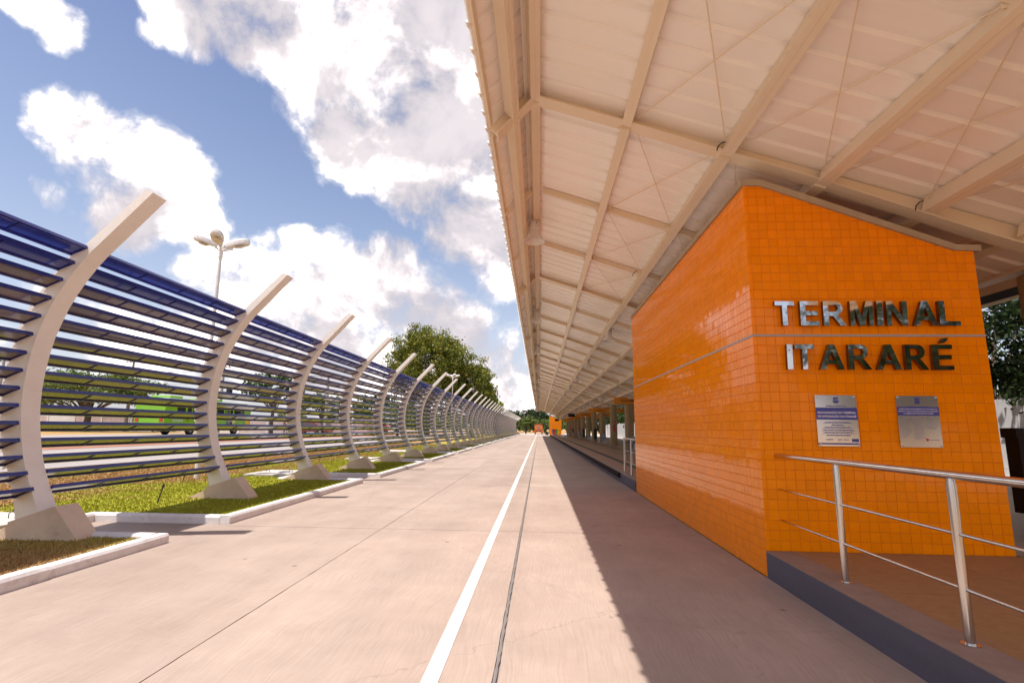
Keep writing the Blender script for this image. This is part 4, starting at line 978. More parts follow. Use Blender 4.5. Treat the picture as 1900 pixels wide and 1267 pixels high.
# ------------------------------------------------------------------ hanging signs, displays
def sign(x0, y, text, label, group=None):
    z0, z1, wdt = 3.045, 3.455, 1.98
    t = thing('hanging_sign', label, 'sign', (x0, y, z0), group)
    MB().rbox(x0, x0+wdt, y-.05, y+.05, z0, z1, .012, 'y').build('board', signm, t)
    me = text_mesh(text, .165, signtext, width=wdt*.53, bold=.004); inst('lettering', me, (x0+wdt/2, y-.052, z0+.145), t)
    for dx in (.2, wdt-.2): MB().tube([(x0+dx, y, z1-.01), (x0+dx, y, zr(x0+dx) if x0+dx < XV else zr(2*XV-x0-dx))], .012, 8).build('hanger', beamm, t)
    return t
nums = 2
for i, y in enumerate((35.1, 50.1, 65.1, 80.0, 94.9, 109.8)):
    dz = .12 if i == 0 else 0
    s_ = sign(4.97 if i == 0 else 4.68, y, 'PLATAFORMA %02d' % (nums+i), ['nearest orange hanging sign, cut off by the edge of the tiled room', 'second orange hanging sign, partly behind the column with the extinguisher', 'third orange hanging sign, just right of the black display', 'fourth orange hanging sign down the bus lane side', 'fifth orange hanging sign down the bus lane side', 'sixth and farthest orange hanging sign on the bus lane side'][i])
    s_.location.z += dz
    s2 = sign(7.12, y, 'PLATAFORMA %02d' % (nums+6+i), 'orange hanging sign PLATAFORMA, %s on the far side of the columns' % ['nearest', 'second', 'third', 'fourth', 'fifth', 'sixth'][i])
for i, (x, y) in enumerate(((3.5, 64.0), (2.95, 100.0))):
    t = thing('display_screen', ['black hanging display left of the third orange sign', 'smaller looking black hanging display farther down the platform'][i], 'display', (x, y, 2.95))
    MB().rbox(x, x+.8, y-.05, y+.05, 2.96, 3.36, .015, 'y').build('casing', black, t)
    MB().box(x+.03, x+.77, y-.054, y-.051, 2.99, 3.33).build('screen', blackg, t)
    for dx in (.2, .6): MB().tube([(x+dx, y, 3.35), (x+dx, y, zr(x+dx)-.02)], .012, 8).build('hanger', beamm, t)

# ------------------------------------------------------------------ platform furniture
def bench(x, y, label, group=None):
    t = thing('bench', label, 'bench', (x, y, .262), group)
    for dy in (-.75, .75):
        b = MB(); b.box(x-.04, x+.04, y+dy-.04, y+dy+.04, .262, .64); b.box(x-.22, x+.22, y+dy-.03, y+dy+.03, .262, .29); b.box(x-.30, x+.30, y+dy-.025, y+dy+.025, .615, .66); b.build('leg', whitep, t)
    MB().box(x-.03, x+.03, y-1.05, y+1.05, .60, .614).build('rail', whitep, t)
    for sx in (-1, 1):
        for i in range(4):
            yy = y-.9+i*.5+.15
            b = MB(); u = [(.04, .70), (.12, .675), (.32, .668), (.44, .70), (.45, .715), (.32, .69), (.12, .695), (.05, .72)]
            b.prism([(x+sx*a, c) for a, c in u], 'y', yy-.22, yy+.22)
            u = [(.03, .71), (.06, .71), (.015, 1.06), (-.012, 1.06)]
            b.prism([(x+sx*(a+.005), c) for a, c in u], 'y', yy-.21, yy+.21); b.build('seat', seatb, t)
    return t
b0 = bench(5.95, 34.2, 'blue seated bench on white legs behind the short railing, nearest on the platform')
for i, y in enumerate((49.1, 64.1, 79.0, 94.0, 108.9)):
    c = copy_tree(b0, (5.95, y, .262)); c['label'] = 'blue seated bench on white legs between the columns, %s from the tiled room' % ['second', 'third', 'fourth', 'fifth', 'sixth'][i]
def extinguisher(x, y, label):
    t = thing('fire_extinguisher', label, 'fire extinguisher', (x, y, 1.25))
    b = MB(); b.lathe([(0, 0), (.075, .005), (.08, .03), (.08, .42), (.06, .49), (.025, .52), (.025, .55), (0, .55)], (x, y, 1.27), 18); b.build('cylinder', redm, t, smooth=True)
    b = MB(); b.tube([(x, y, 1.80), (x, y, 1.87)], .022, 8); b.tube([(x, y, 1.86), (x+.09, y-.02, 1.89)], .012, 8); b.tube([(x, y, 1.83), (x-.09, y-.03, 1.78), (x-.11, y-.03, 1.6), (x-.09, y-.03, 1.4)], .012, 8); b.build('valve_and_hose', black, t)
    b = MB(); b.box(x-.09, x+.09, y-.095, y-.09, 2.0, 2.18); b.build('notice', redm, t)
for i, k_ in enumerate((5, 10, 13)):
    extinguisher(XV-.02, B0+BSP*k_+.1-.385, 'red fire extinguisher on the %s' % ['nearest fully visible column', 'column halfway down the platform', 'column near the far orange room'][i])
def litterbin(x, y, label):
    t = thing('litter_bin', label, 'litter bin', (x, y, .262))
    b = MB(); b.rbox(x-.17, x+.17, y-.14, y+.14, .46, 1.42, .04); b.build('body', black, t)
    b = MB(); b.rbox(x-.20, x+.20, y-.17, y+.17, 1.421, 1.55, .05); b.build('hood', black, t)
    b = MB(); b.box(x-.13, x+.13, y-.146, y-.1405, 1.22, 1.36); b.build('opening', tyre, t)
    b = MB(); b.box(x-.05, x+.05, y+.141, y+.16, .6, 1.3); b.build('bracket', steel, t)
litterbin(6.42, 7.35, 'black litter bin on the column at the right edge beyond the handrail')
for i, k_ in enumerate((7, 9, 12)): litterbin(XV-.02+.05, B0+BSP*k_+.1-.46, 'tall black litter bin on the %s' % ['fourth visible column, between two benches', 'sixth visible column', 'column close to the far orange room'][i])
for i, (nm, c) in enumerate((('blue', (.02, .05, .3)), ('red', (.45, .02, .02)), ('green', (.02, .25, .04)), ('yellow', (.6, .4, .02)))):
    x = 2.98+i*.37; m_ = mat('recycling '+nm, c, .5); t = thing('recycling_bin', nm+' recycling bin in front of the far orange room', 'recycling bin', (x, 113.6, .26))
    MB().prism([(x-.13, .40), (x+.13, .40), (x+.17, 1.30), (x-.17, 1.30)], 'y', 113.45, 113.75).build('body', m_, t); MB().rbox(x-.18, x+.18, 113.42, 113.78, 1.301, 1.45, .04).build('lid', m_, t)
    MB().box(x-.02, x+.02, 113.76, 113.8, .26, 1.3).build('stand', steel, t)

# ------------------------------------------------------------------ boundary wall on the right
bw = thing('boundary_wall', 'long white rendered boundary wall behind the platform', 'wall', (14.5, 0, 0))
for i in range(24):
    y0 = 3.0+i*5.2
    MB().box(14.5, 14.65, y0+.09, y0+5.2-.09, .42, 2.52+.012*(i % 3)).build('panel', wallw, bw)
    MB().box(14.46, 14.65, y0+.09, y0+5.2-.09, -.02, .40).build('plinth', wallw, bw)
    MB().box(14.46, 14.69, y0-.088, y0+.088, -.02, 2.62).build('pier', wallw, bw)
b = MB(); b.add([(9.42, -10, -.005), (14.7, -10, -.005), (14.7, 124, -.005), (9.42, 124, -.005)], [(0, 1, 2, 3)]); o = b.build('service_lane', padm); o['kind'] = 'structure'

# ------------------------------------------------------------------ street lamps
def street_lamp(x, y, top, label, rot=0.0):
    zb = hz_(x) if x < -7 else 0
    t = thing('street_lamp', label, 'street lamp', (x, y, zb))
    b = MB(); b.tube([(x, y, zb), (x, y, top*.55), (x, y, top*.552), (x, y, top-.16)], [.075, .068, .05, .045], 14); b.build('pole', lampw, t, smooth=True)
    b = MB(); b.tube([(x, y, top-.22), (x, y, top)], .062, 14); b.build('collar', lampw, t, smooth=True)
    for k_ in range(4):
        a = rot+k_*math.pi/2; ca, sa = math.cos(a), math.sin(a)
        def T(u, v, z): u, v = u*.80, v*.86; return (x+u*ca-v*sa, y+u*sa+v*ca, top+z+.05)
        # petal shaped head: rounded wedge, wider outwards, tipped up a little
        ns = 9; ring = []
        outl = [(.14, .04), (.25, .085), (.42, .16), (.60, .195), (.76, .18), (.87, .12), (.91, .05)]
        pts2 = [(u, v) for u, v in outl]+[(u, -v) for u, v in outl[::-1]]
        b = MB(); n = len(pts2)
        lv = [(1.0, .0), (1.03, .045), (.98, .13), (.74, .18)]
        for s_, z in lv:
            for u, v in pts2:
                uu = .5+(u-.5)*s_; b.v.append(T(uu, v*s_, z+.22*uu))
        for l in range(len(lv)-1):
            for i in range(n): b.f.append((l*n+i, l*n+(i+1) % n, (l+1)*n+(i+1) % n, (l+1)*n+i)); b.mi.append(0)
        b.f.append(tuple(range(n))); b.mi.append(0); b.f.append(tuple((len(lv)-1)*n+i for i in range(n-1, -1, -1))); b.mi.append(0)
        h = b.build('lamp_head', lampw, t)
        b = MB(); vs_ = [T(.60+.17*math.cos(q), .115*math.sin(q), .10+.22*.17*math.cos(q)) for q in np.linspace(0, 2*math.pi, 17)[:-1]]
        vs2 = [T(.60+.14*math.cos(q), .095*math.sin(q), .075+.22*.14*math.cos(q)) for q in np.linspace(0, 2*math.pi, 17)[:-1]]
        b.v = vs_+vs2; b.f = [(i, (i+1) % 16, 16+(i+1) % 16, 16+i) for i in range(16)]+[tuple(range(31, 15, -1))]; b.mi = [0]*17
        b.build('lens', lampglass, h)
        b = MB(); b.tube([(x, y, top-.03), T(.2, 0, .035)], .03, 8); b.build('arm', lampw, t)
        if k_ in (0, 2): b = MB(); b.tube([T(.5, 0, .22), T(.5, 0, .28)], [.03, .022], 10); b.build('photocell', redm, h)
    return t
sl0 = street_lamp(-9.12, 13.85, 6.42, 'nearest four headed white street lamp behind the fence, head above the louvres', R(18))
for i, (x, y, lab) in enumerate(((-8.7, 52.0, 'second street lamp with its white head in front of the big tree'), (-4.85, 170, 'distant street lamp standing beyond the end of the busway'), (2.7, 250, 'farthest street lamp beside the far orange room'))):
    c = copy_tree(sl0, (x, y, hz_(-9.12) if i == 0 else 0)); c['label'] = lab; c.rotation_euler.z = R(30*i+10)

# ------------------------------------------------------------------ trees
def leaves(n_clump, per, radii, center, leaf, seed, flat=.0, hollow=.55, low=-.45):
    r = np.random.default_rng(seed)
    d = r.normal(size=(n_clump*3, 3)); d /= np.linalg.norm(d, axis=1)[:, None]; d = d[d[:, 2] > low][:n_clump]; n_clump = len(d)
    rad = hollow+(1-hollow)*r.random(n_clump)**.6; bump = 1+.12*np.sin(d[:, 0]*5+seed)*np.cos(d[:, 1]*4+seed*2)+.07*np.clip(r.normal(size=n_clump), -1.5, 1.8)
    c = d*(rad*bump)[:, None]*np.array(radii)
    cs = np.array(radii).mean()*(.085+.09*r.random(n_clump))
    idx = np.repeat(np.arange(n_clump), per); n = len(idx)
    p = c[idx]+np.clip(r.normal(size=(n, 3)), -1.9, 1.9)*cs[idx][:, None]*np.array([.75, .75, .55])
    nrm_ = r.normal(size=(n, 3))+np.array([0, 0, .9]); nrm_ /= np.linalg.norm(nrm_, axis=1)[:, None]
    a = np.cross(nrm_, r.normal(size=(n, 3))); a /= np.linalg.norm(a, axis=1)[:, None]; bb = np.cross(nrm_, a)
    s = leaf*(.6+.8*r.random(n))[:, None]; p = p+np.array(center)
    V = np.stack([p-a*s, p+bb*s*.45, p+a*s, p-bb*s*.45], 1).reshape(-1, 3)
    return V, n, c+np.array(center)
def tree_mesh(V, n, m_, name='crown'):
    me = bpy.data.meshes.new(name); me.vertices.add(n*4); me.vertices.foreach_set('co', V.astype(np.float32).reshape(-1)); me.loops.add(n*4); me.loops.foreach_set('vertex_index', np.arange(n*4, dtype=np.int32))
    me.polygons.add(n); me.polygons.foreach_set('loop_start', np.arange(0, n*4, 4, dtype=np.int32)); me.polygons.foreach_set('loop_total', np.full(n, 4, dtype=np.int32)); me.update(); me.validate(); me.materials.append(m_); return me
def tree(x, y, H, rx, ry, label, m_, n_clump=110, per=60, leaf=.18, seed=1, trunk=.22, base=.28, group=None, name='tree', low=-.45):
    z0 = hz_(x) if x < -7 else 0
    t = thing(name, label, 'tree', (x, y, z0), group)
    rz = H*(1-base)/2; cz = H*base+rz
    V, n, cl_ = leaves(n_clump, per, (rx, ry, rz), (0, 0, cz), leaf, seed, low=low)
    me = tree_mesh(V, n, m_); o = bpy.data.objects.new('crown', me); col.objects.link(o); o.parent = t
    b = MB(); r = random.Random(seed)
    b.tube([(0, 0, -.05), (r.uniform(-.1, .1), 0, H*base*.5), (r.uniform(-.2, .2), r.uniform(-.2, .2), H*base), (0, 0, cz)], [trunk*1.25, trunk, trunk*.85, trunk*.4], 10)
    for i in range(min(14, len(cl_))):
        c = cl_[i*len(cl_)//14]; b.tube([(0, 0, H*base*r.uniform(.75, 1.1)), tuple(Vector((c[0]*.45, c[1]*.45, H*base+(c[2]-H*base)*.55))), tuple(c)], [trunk*.45, trunk*.28, trunk*.08], 6)
    me2 = b.mesh('trunk', bark, smooth=True); o2 = bpy.data.objects.new('trunk', me2); col.objects.link(o2); o2.parent = t
    return t
tree(-16.4, 76, 15.6, 5.7, 5.6, 'big round olive green tree rising above the fence in the middle distance', leafA, 330, 170, .17, 3, .45, .20, low=-.75)
tree(-10.3, 79, 11.6, 3.6, 3.8, 'lower right shoulder tree joined to the big tree above the fence', leafA, 170, 130, .17, 23, .3, .2, low=-.7)
tree(-12.5, 118, 9.0, 4.2, 4.2, 'smaller tree peeping over the fence beyond the big one', leafA, 90, 60, .3, 5, .25, .2)
tree(-52.0, 58, 6.6, 7.5, 5.0, 'spreading yellow green tree seen through the nearest louvres at left', leafC, 130, 70, .22, 6, .35, .30, low=-.35)
tree(-47.0, 62, 2.4, 2.2, 2.0, 'low dark palm like bush against the far wall', leafB, 40, 50, .18, 7, .1, .1)
tree(-31.2, 60, 7.0, 3.4, 3.2, 'slim crowned grey green tree right of the green bus', leafB, 60, 50, .2, 8, .2, .42)
tree(-26.5, 63, 4.8, 2.4, 2.4, 'small tree beside the slim crowned tree behind the fence', leafC, 50, 45, .2, 9, .15, .4)
tree(-21.0, 66, 5.0, 2.8, 2.6, 'bushy tree behind the maroon car seen through the louvres', leafB, 60, 50, .2, 10, .2, .2)
tree(-16.8, 62, 4.2, 2.4, 2.4, 'light green bush tree seen between the fifth and sixth ribs', leafC, 50, 50, .2, 12, .15, .15)
# tree line that closes the view
pr = [tree(-9.5, 152, 5.0, 3.6, 3.2, 'light green tree right of the far end of the fence', leafC, 70, 55, .24, 31, .2, .1, low=-.9),
      tree(-3.9, 158, 4.9, 3.5, 3.2, 'rounded light green tree behind the distant street lamp', leafC, 70, 55, .24, 32, .2, .1, low=-.9),
      tree(1.6, 170, 4.7, 3.2, 3.0, 'light tree directly behind the orange truck', leafC, 60, 55, .24, 33, .2, .1, low=-.9),
      tree(-2.0, 230, 10.0, 8.0, 5.0, 'dark tree in the skyline behind the orange truck', leafD, 90, 60, .42, 34, .3, .1, low=-.9)]
rr = random.Random(21)
for i in range(13):
    x = -95+i*13.5+rr.uniform(-3, 3)
    c = copy_tree(pr[3], (x, 235+rr.uniform(-18, 30), 0)); c['label'] = 'dark tree in the distant skyline'; c['group'] = 'dark trees along the skyline'; c.rotation_euler.z = rr.uniform(0, 6.2)
    s_ = rr.uniform(.75, 1.15); c.scale = (1.1, 1.1, s_)
for i in range(9):
    x = [-17, -24, -32, -41, -50, -60, 6, -70, -36][i]; c = copy_tree(pr[i % 2], (x, 165+rr.uniform(-25, 10), .3)); c['label'] = 'light green tree in the row beyond the roads'; c['group'] = 'light green trees beyond the roads'; c.rotation_euler.z = rr.uniform(0, 6.2); c.scale = (1.1, 1.1, rr.uniform(.85, 1.3))
# trees behind the white wall on the right
rt0 = tree(17.2, 21.0, 9.5, 3.8, 4.6, 'dark leafy tree over the white wall at the right edge', leafD, 120, 110, .13, 41, .25, .12, low=-.9)
tree(16.4, 15.5, 8.0, 2.8, 3.4, 'nearest dark tree leaning over the white wall at right', leafD, 110, 110, .12, 47, .2, .10, low=-.9)
rt1 = tree(16.8, 62.0, 8.6, 3.6, 4.6, 'green tree over the wall seen between the platform columns', leafB, 110, 80, .2, 42, .25, .12, low=-.9)
for i, (x, y) in enumerate(((17.5, 31), (18, 40), (17, 50), (17.5, 74), (17, 86), (18, 99), (17.5, 112), (20, 124), (17, 6), (21, 14))):
    c = copy_tree(rt1 if i % 2 else rt0, (x, y, 0)); c['label'] = 'green tree in the row behind the white boundary wall'; c['group'] = 'trees behind the boundary wall'; c.rotation_euler.z = rr.uniform(0, 6.2); c.scale = (1, 1, rr.uniform(.85, 1.1))
# trees behind the viewer, met only in the steel letters
for i, (x, y) in enumerate(((18.2, -15), (23, -14), (28, -19), (34, -22), (24, -26))):
    c = copy_tree(rt0, (x, y, 0)); c['label'] = 'leafy tree behind the viewer mirrored in the steel letters'; c['group'] = 'trees behind the viewer'; c.rotation_euler.z = rr.uniform(0, 6.2)

# ------------------------------------------------------------------ far wall, poles and wires on the left
fw_ = thing('far_wall', 'faded pink and white wall on the far side of the roads', 'wall', (-60, 66, .62))
for i in range(21):
    x0 = -95+i*3.6
    yy = 64+(.0)*i
    MB().box(x0+.1, x0+3.5, yy, yy+.15, .6, 2.45+.03*(i % 2)).build('panel', wallp if i % 3 else wallw, fw_)
    MB().box(x0-.098, x0+.098, yy-.05, yy+.2, .6, 2.6).build('pier', wallw, fw_)
POLES = [(-49.3, 60.5, 9.3), (-37.9, 60.5, 9.6), (-25.0, 60.5, 7.6), (-66, 60.5, 9.3), (-11.8, 130, 8.3)]
for i, (x, y, h) in enumerate(POLES):
    t = thing('utility_pole', ['pale concrete utility pole left of the green bus', 'concrete utility pole with transformer box right of the bus front', 'shorter utility pole behind the fence bays near the maroon car', 'utility pole at the far left behind the ribs', 'lone dark pole sticking up beyond the far trees'][i], 'utility pole', (x, y, .6))
    MB().tube([(x, y, .5), (x, y, h)], [.21, .13], 10).build('pole', polem, t, smooth=True)
    for z in (h-.35, h-1.2): MB().box(x-.9, x+.9, y-.17, y-.09 if False else y-.15+.0, z-.05, z+.05).build('crossarm', polem, t)
    for z in (h-.30, h-1.15):
        for dx in (-.75, -.3, .3, .75): MB().tube([(x+dx, y-.16, z), (x+dx, y-.16, z+.16)], .045, 8).build('insulator', black, t)
    if i == 1:
        MB().lathe([(0, 0), (.3, 0), (.33, .05), (.33, .75), (.2, .85), (0, .85)], (x+1.0, y-.1, h-4.6), 14).build('transformer', black, t); MB().box(x+.1, x+.75, y-.15, y-.05, h-4.2, h-4.1).build('bracket', polem, t)
wr = thing('overhead_wires', 'bundle of dark overhead wires strung between the utility poles', 'wires', (-49.3, 60.5, 8.5))
seq = sorted(POLES[:4]); seq = [(-95, 60.5, 9.3)]+seq+[(-24.0, 110, 7.0)]
for a, c in zip(seq[:-1], seq[1:]):
    for dz, dy in ((-.18, -.75), (-.18, .3), (-1.03, -.3), (-1.03, .75), (-2.0, 0), (-2.5, .1)):
        pts = []
        for k_ in range(13):
            s_ = k_/12; pts.append((a[0]+(c[0]-a[0])*s_, a[1]+(c[1]-a[1])*s_+dy*.3, a[2]+(c[2]-a[2])*s_+dz-1.1*4*s_*(1-s_)*.6))
        MB().tube(pts, .016, 4).build('wire', wirem, wr)

# ------------------------------------------------------------------ vehicles
def wheel(cx, cy, cz, r, wdt, parent, ax='x'):
    b = MB(); prof = [(r*.55, 0), (r*.93, .0), (r, .03), (r, wdt-.03), (r*.93, wdt), (r*.55, wdt)]
    n = 20; o = 0
    for q, d in prof:
        for k_ in range(n):
            a = 2*math.pi*k_/n; u, v = q*math.cos(a), q*math.sin(a)
            b.v.append((cx+d-wdt/2, cy+u, cz+v) if ax == 'x' else (cx+u, cy+d-wdt/2, cz+v))
    for i in range(len(prof)-1):
        for k_ in range(n): b.f.append((i*n+k_, i*n+(k_+1) % n, (i+1)*n+(k_+1) % n, (i+1)*n+k_)); b.mi.append(0)
    t = b.build('wheel', tyre, parent, smooth=True)
    rb = MB(); e = Vector((wdt/2-.03, 0, 0)) if ax == 'x' else Vector((0, wdt/2-.03, 0)); c = Vector((cx, cy, cz)); rb.tube([c-e, c+e], r*.56, 16); rb.build('rim', rimm, t)
bz = .63; X0, X1, Y0, Y1 = -33.6, -31.0, 42.0, 55.0
bus = thing('green_bus', 'bright green city bus with yellow panel standing on the far road behind the fence', 'bus', (X1, Y0, bz))
# body side outline with wheel arches, extruded across the width
def arch(cy, r, z): return [(cy+r*math.cos(a), z+r*math.sin(a)) for a in np.linspace(0, math.pi, 9)]
def busbody():
    zb = bz+.38; zt = bz+3.05
    low = [(Y0, zb+.35), (Y0+.9, zb)]+arch(Y0+3.6, .56, zb)[::-1]+arch(Y1-2.6, .56, zb)[::-1]+[(Y1-.15, zb), (Y1, zb+.3), (Y1, zt-.35), (Y1-.25, zt-.02), (Y1-.5, zt), (Y0+.35, zt), (Y0+.05, zt-.3)]
    return MB().prism(low, 'x', X0, X1)
busbody().build('body', busg, bus)
MB().rbox(X0+.1, X1-.1, Y0+.5, Y1-.6, bz+3.051, bz+3.13, .02).build('roof', busw, bus)
for (a, c) in ((Y0+1.0, Y0+2.6), (Y0+6.0, Y0+8.4)): MB().rbox(X0+.5, X1-.4, a, c, bz+3.131, bz+3.32, .05, 'x').build('roof_hatch', busg, bus)
yw = Y0+1.5
k_ = 0
while yw < Y1-1.0:
    wd_ = [1.05, .55, .55, 1.2, .5, .5][k_ % 6]
    f = MB().box(X1-.01, X1+.012, yw, min(yw+wd_, Y1-.7), bz+1.72, bz+2.62).build('window', glassd, bus)
    yw += wd_+(.14 if k_ % 2 else .28); k_ += 1
for yd in (Y0+5.7, Y0+8.6):
    d = MB().box(X1, X1+.02, yd, yd+1.15, bz+.45, bz+2.60).build('door', busg, bus)
    for q in (0, 1): MB().box(X1+.0205, X1+.026, yd+.08+q*.56, yd+.52+q*.56, bz+.75, bz+2.5).build('door_pane', glassd, d)
MB().box(X1+.001, X1+.014, Y1-3.9, Y1-2.9, bz+1.0, bz+1.6).build('yellow_panel', busy, bus)
MB().box(X1+.001, X1+.014, Y1-.9, Y1-.2, bz+.55, bz+1.6).build('yellow_panel', busy, bus)
inst('fleet_number', text_mesh('832', .34, busw), (X1+.016, Y0+2.2, bz+1.62), bus, (0, 0, R(90)))
for yy, s_ in ((Y0+1.6, 'Teresina'), (Y0+9.6, 'Teresina')):
    me = text_mesh(s_, .42, busw); o = inst('side_lettering', me, (X1+.016, yy, bz+1.12), bus, (0, 0, R(90)))
b = MB(); b.tube([(X1, Y0+2.9, bz+1.3), (X1+.02, Y0+2.9, bz+1.3)], .11, 14); b.build('round_reflector', redm, bus)
for zz in (.9, 1.25): MB().box(X0+.1, X0+.4, Y0-.02, Y0+.0, bz+zz+.2, bz+zz+.45).build('tail_light', redm, bus); MB().box(X1-.4, X1-.1, Y0-.02, Y0, bz+zz+.2, bz+zz+.45).build('tail_light', redm, bus)
for yy in (Y0+3.6, Y1-2.6):
    for xx in (X1-.18, X0+.18): wheel(xx, yy, bz+.46, .48, .3, bus)

def car(x, y, z, m_, label, name='parked_car', along='x', L=4.1):
    t = thing(name, label, 'car', (x, y, z)); W = 1.65
    def PR(poly, a, c, nm, mm, par):
        b = MB(); b.prism(poly, 'y', a, c); return b.build(nm, mm, par)
    def X(u): return x+u
    def ar(c): return [(X(c)+.36*math.cos(a), z+.30+.36*math.sin(a)) for a in np.linspace(math.pi, 0, 7)]
    body = [(X(0), z+.35), (X(.05), z+.28)]+ar(.8)+ar(L-.85)+[(X(L-.05), z+.28), (X(L), z+.45), (X(L-.05), z+.82), (X(L-.5), z+.90), (X(L-1.0), z+.93), (X(.55), z+.95), (X(.05), z+.90)]
    PR(body, y-W/2, y+W/2, 'body', m_, t)
    cab = [(X(.40), z+.951), (X(.75), z+1.40), (X(1.1), z+1.46), (X(2.15), z+1.45), (X(L-1.05), z+.935)]
    b = MB(); n = len(cab); yi = W/2-.16
    b.v = [(u, y-W/2+.03 if v < z+1.0 else y-yi, v) for u, v in cab]+[(u, y+W/2-.03 if v < z+1.0 else y+yi, v) for u, v in cab]
    b.f = [tuple(range(n)), tuple(range(2*n-1, n-1, -1))]+[(i, i+n, (i+1) % n+n, (i+1) % n) for i in range(n)]; b.mi = [0]*len(b.f)
    b.build('cabin', m_, t)
    for s_, lab in ((-1, 'window'), (1, 'window')):
        for (u0, u1, u2, u3) in ((.68, .90, 1.50, 1.50), (1.58, 1.58, 2.12, 2.75)):
            yb_, yt = y+s_*(W/2-.045), y+s_*(yi+.006)
            MB().add([(X(u0), yb_, z+1.0), (X(u3), yb_, z+1.0), (X(u2), yt, z+1.38), (X(u1), yt, z+1.38)], [(0, 1, 2, 3)]).build('window', glassd, t)
    MB().add([(X(2.22), y-.6, z+1.425), (X(L-1.2), y-.68, z+.975), (X(L-1.2), y+.68, z+.975), (X(2.22), y+.6, z+1.425)], [(0, 1, 2, 3)]).build('windscreen', glassd, t)
    for u in (.8, L-.85):
        for s_ in (-1, 1): wheel(X(u), y+s_*(W/2-.09), z+.30, .30, .19, t, 'y')
    for s_ in (-1, 1): MB().box(X(L-.06), X(L+.005), y+s_*.6-.14, y+s_*.6+.14, z+.62, z+.78).build('headlight', busw, t); MB().box(X(-.005), X(.06), y+s_*.6-.12, y+s_*.6+.12, z+.65, z+.85).build('tail_light', redm, t)
    return t
car(-26.6, 56.0, .62, maroon, 'maroon car on the far road seen through the third fence bay')
car(-28.4, 59.5, .62, silver, 'silver car parked just behind the maroon car')
# red van
def van(x, y, z, m_, label):
    t = thing('red_van', label, 'van', (x, y, z)); L, W = 4.6, 1.8
    def ar(c): return [(x+c+.38*math.cos(a), z+.32+.38*math.sin(a)) for a in np.linspace(math.pi, 0, 7)]
    MB().prism([(x, z+.35)]+ar(.9)+ar(L-.9)+[(x+L, z+.4), (x+L, z+1.0), (x+L-.35, z+1.12), (x+L-1.1, z+1.95), (x+.05, z+2.0), (x, z+1.9)], 'y', y-W/2, y+W/2).build('body', m_, t)
    for s_ in (-1, 1):
        MB().box(x+.3, x+1.7, y+s_*(W/2)-.004, y+s_*(W/2)+.006, z+1.2, z+1.8).build('window', glassd, t); MB().box(x+1.85, x+3.3, y+s_*(W/2)-.004, y+s_*(W/2)+.006, z+1.2, z+1.8).build('window', glassd, t)
        for u in (.9, L-.9): wheel(x+u, y+s_*(W/2-.1), z+.32, .32, .2, t, 'y')
    return t
van(-28.6, 84, .62, vanred, 'red van seen through the louvres left of the big tree')
# orange lorry at the end of the busway, seen from behind
lx, ly, lz = -.15, 145.0, -.02
lt = thing('orange_truck', 'dirty orange tanker truck at the far end of the busway', 'truck', (lx, ly, lz))
b = MB(); prof = [(lx+1.15*math.cos(a), lz+1.85+.82*math.sin(a)) for a in np.linspace(0, 2*math.pi, 21)[:-1]]; b.prism(prof, 'y', ly, ly+5.0); b.build('tank', truckm, lt, smooth=True)
MB().rbox(lx-1.2, lx+1.2, ly-.15, ly+.1, lz+.55, lz+1.12, .05, 'y').build('bumper', truckm, lt)
MB().box(lx-1.0, lx+1.0, ly-.1, ly+7.5, lz+.9, lz+1.05).build('chassis', black, lt)
MB().rbox(lx-1.1, lx+1.1, ly+5.3, ly+7.4, lz+.7, lz+2.95, .35, 'y').build('cab', truckm, lt); MB().rbox(lx-.9, lx+.9, ly+5.2, ly+5.29, lz+2.3, lz+2.85, .1, 'y').build('cab_window', glassd, lt); b = MB(); b.prism([(lx+.45*math.cos(a), lz+1.85+.34*math.sin(a)) for a in np.linspace(0, 2*math.pi, 17)[:-1]], 'y', ly-.06, ly-.001); b.build('tank_hatch', joint, lt); MB().box(lx-.75, lx+.75, ly-.19, ly-.151, lz+.86, lz+1.08).build('dark_bumper_gap', black, lt)
MB().box(lx-.7, lx+.7, ly+5.28, ly+5.3, lz+2.0, lz+2.7).build('rear_window', glassd, lt)
MB().tube([(lx-.5, ly+.3, lz+2.72), (lx+.5, ly+.3, lz+2.72)], .12, 8).build('manhole_rail', black, lt)
for s_ in (-1, 1):
    MB().box(lx+s_*.95-.14, lx+s_*.95+.14, ly-.17, ly-.151, lz+.7, lz+.85).build('tail_light', redm, lt)
    for yy in (ly+1.2, ly+6.4): wheel(lx+s_*.95, yy, lz+.48, .5, .32, lt)
MB().box(lx-.25, lx+.25, ly-.17, ly-.151, lz+.6, lz+.74).build('number_plate', busw, lt)
# dark shrub beside the truck
tree(2.15, 131, 1.9, .75, .75, 'dark shrub beside the truck at the corner of the far room', leafD, 40, 40, .12, 77, .06, .05, name='shrub', low=-.95)

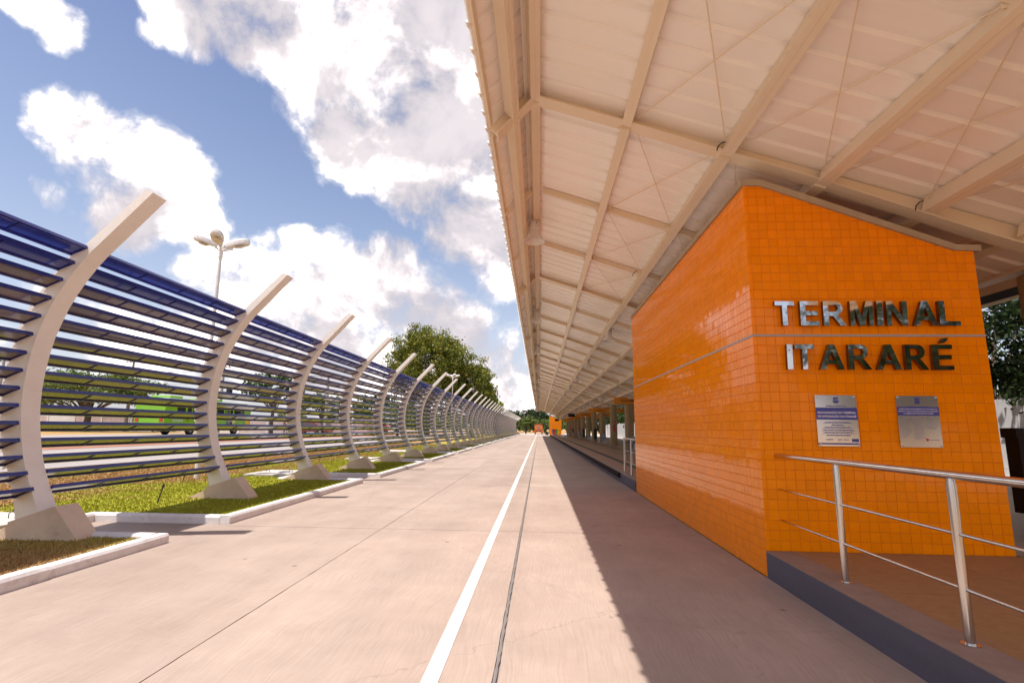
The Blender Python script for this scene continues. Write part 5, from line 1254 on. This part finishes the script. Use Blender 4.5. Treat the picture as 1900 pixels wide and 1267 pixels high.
# ------------------------------------------------------------------ person on the far roadside
def person(x, y, z, label):
    t = thing('person', label, 'person', (x, y, z))
    J = dict(p=(0,0,.95), c=(0,0,1.25), n=(0,0,1.46), h=(0,0,1.60), ht=(0,0,1.70), sl=(-.19,0,1.42), el=(-.26,.03,1.13), wl=(-.25,-.10,.88), hl=(-.25,-.13,.80), sr=(.19,0,1.42), er=(.27,-.02,1.13), wr=(.25,.10,.88), hr=(.25,.12,.80),
             kl=(-.10,-.14,.50), al=(-.10,-.02,.09), tl=(-.10,-.18,.04), kr=(.10,.08,.50), ar=(.10,.26,.12), tr=(.10,.14,.04), hipl=(-.10,0,.90), hipr=(.10,0,.90))
    rad = dict(p=.15, c=.16, n=.06, h=.095, ht=.08, sl=.07, el=.045, wl=.03, hl=.035, sr=.07, er=.045, wr=.03, hr=.035, kl=.065, al=.045, tl=.04, kr=.065, ar=.045, tr=.04, hipl=.10, hipr=.10)
    E_ = [('p','c'),('c','n'),('n','h'),('h','ht'),('c','sl'),('sl','el'),('el','wl'),('wl','hl'),('c','sr'),('sr','er'),('er','wr'),('wr','hr'),('p','hipl'),('hipl','kl'),('kl','al'),('al','tl'),('p','hipr'),('hipr','kr'),('kr','ar'),('ar','tr')]
    def skin(keys, grow, m_, nm):
        ks = list(keys); me = bpy.data.meshes.new(nm); me.from_pydata([J[q] for q in ks], [(ks.index(a), ks.index(b_)) for a, b_ in E_ if a in keys and b_ in keys], [])
        o = bpy.data.objects.new(nm, me); col.objects.link(o); md = o.modifiers.new('skin', 'SKIN')
        for i, q in enumerate(ks): me.skin_vertices[0].data[i].radius = (rad[q]*grow,)*2
        me.skin_vertices[0].data[0].use_root = True
        o.modifiers.new('sub', 'SUBSURF').levels = 1; o.modifiers['sub'].render_levels = 2
        me.materials.append(m_); o.parent = t; return o
    bd = skin([k_ for k_ in J], 1.0, skinm, 'body')
    skin(['c', 'p', 'sl', 'el', 'sr', 'er'], 1.12, shirtr, 'shirt'); skin(['p', 'hipl', 'kl', 'al', 'hipr', 'kr', 'ar'], 1.12, jeans, 'trousers')
    b = MB(); b.lathe([(.10, 1.66), (.105, 1.70), (.085, 1.76), (.0, 1.785)], (0, 0, 0), 12); b.lathe([(.10, 1.66), (.16, 1.655), (.0, 1.66)], (0, -.04, 0), 12)
    me = b.mesh('cap', capw); o = bpy.data.objects.new('cap', me); col.objects.link(o); o.parent = t
    return t
person(-29.5, 60.0, .62, 'person in red shirt and white cap walking on the far roadside')
person_fix = None
bpy.context.view_layer.update()
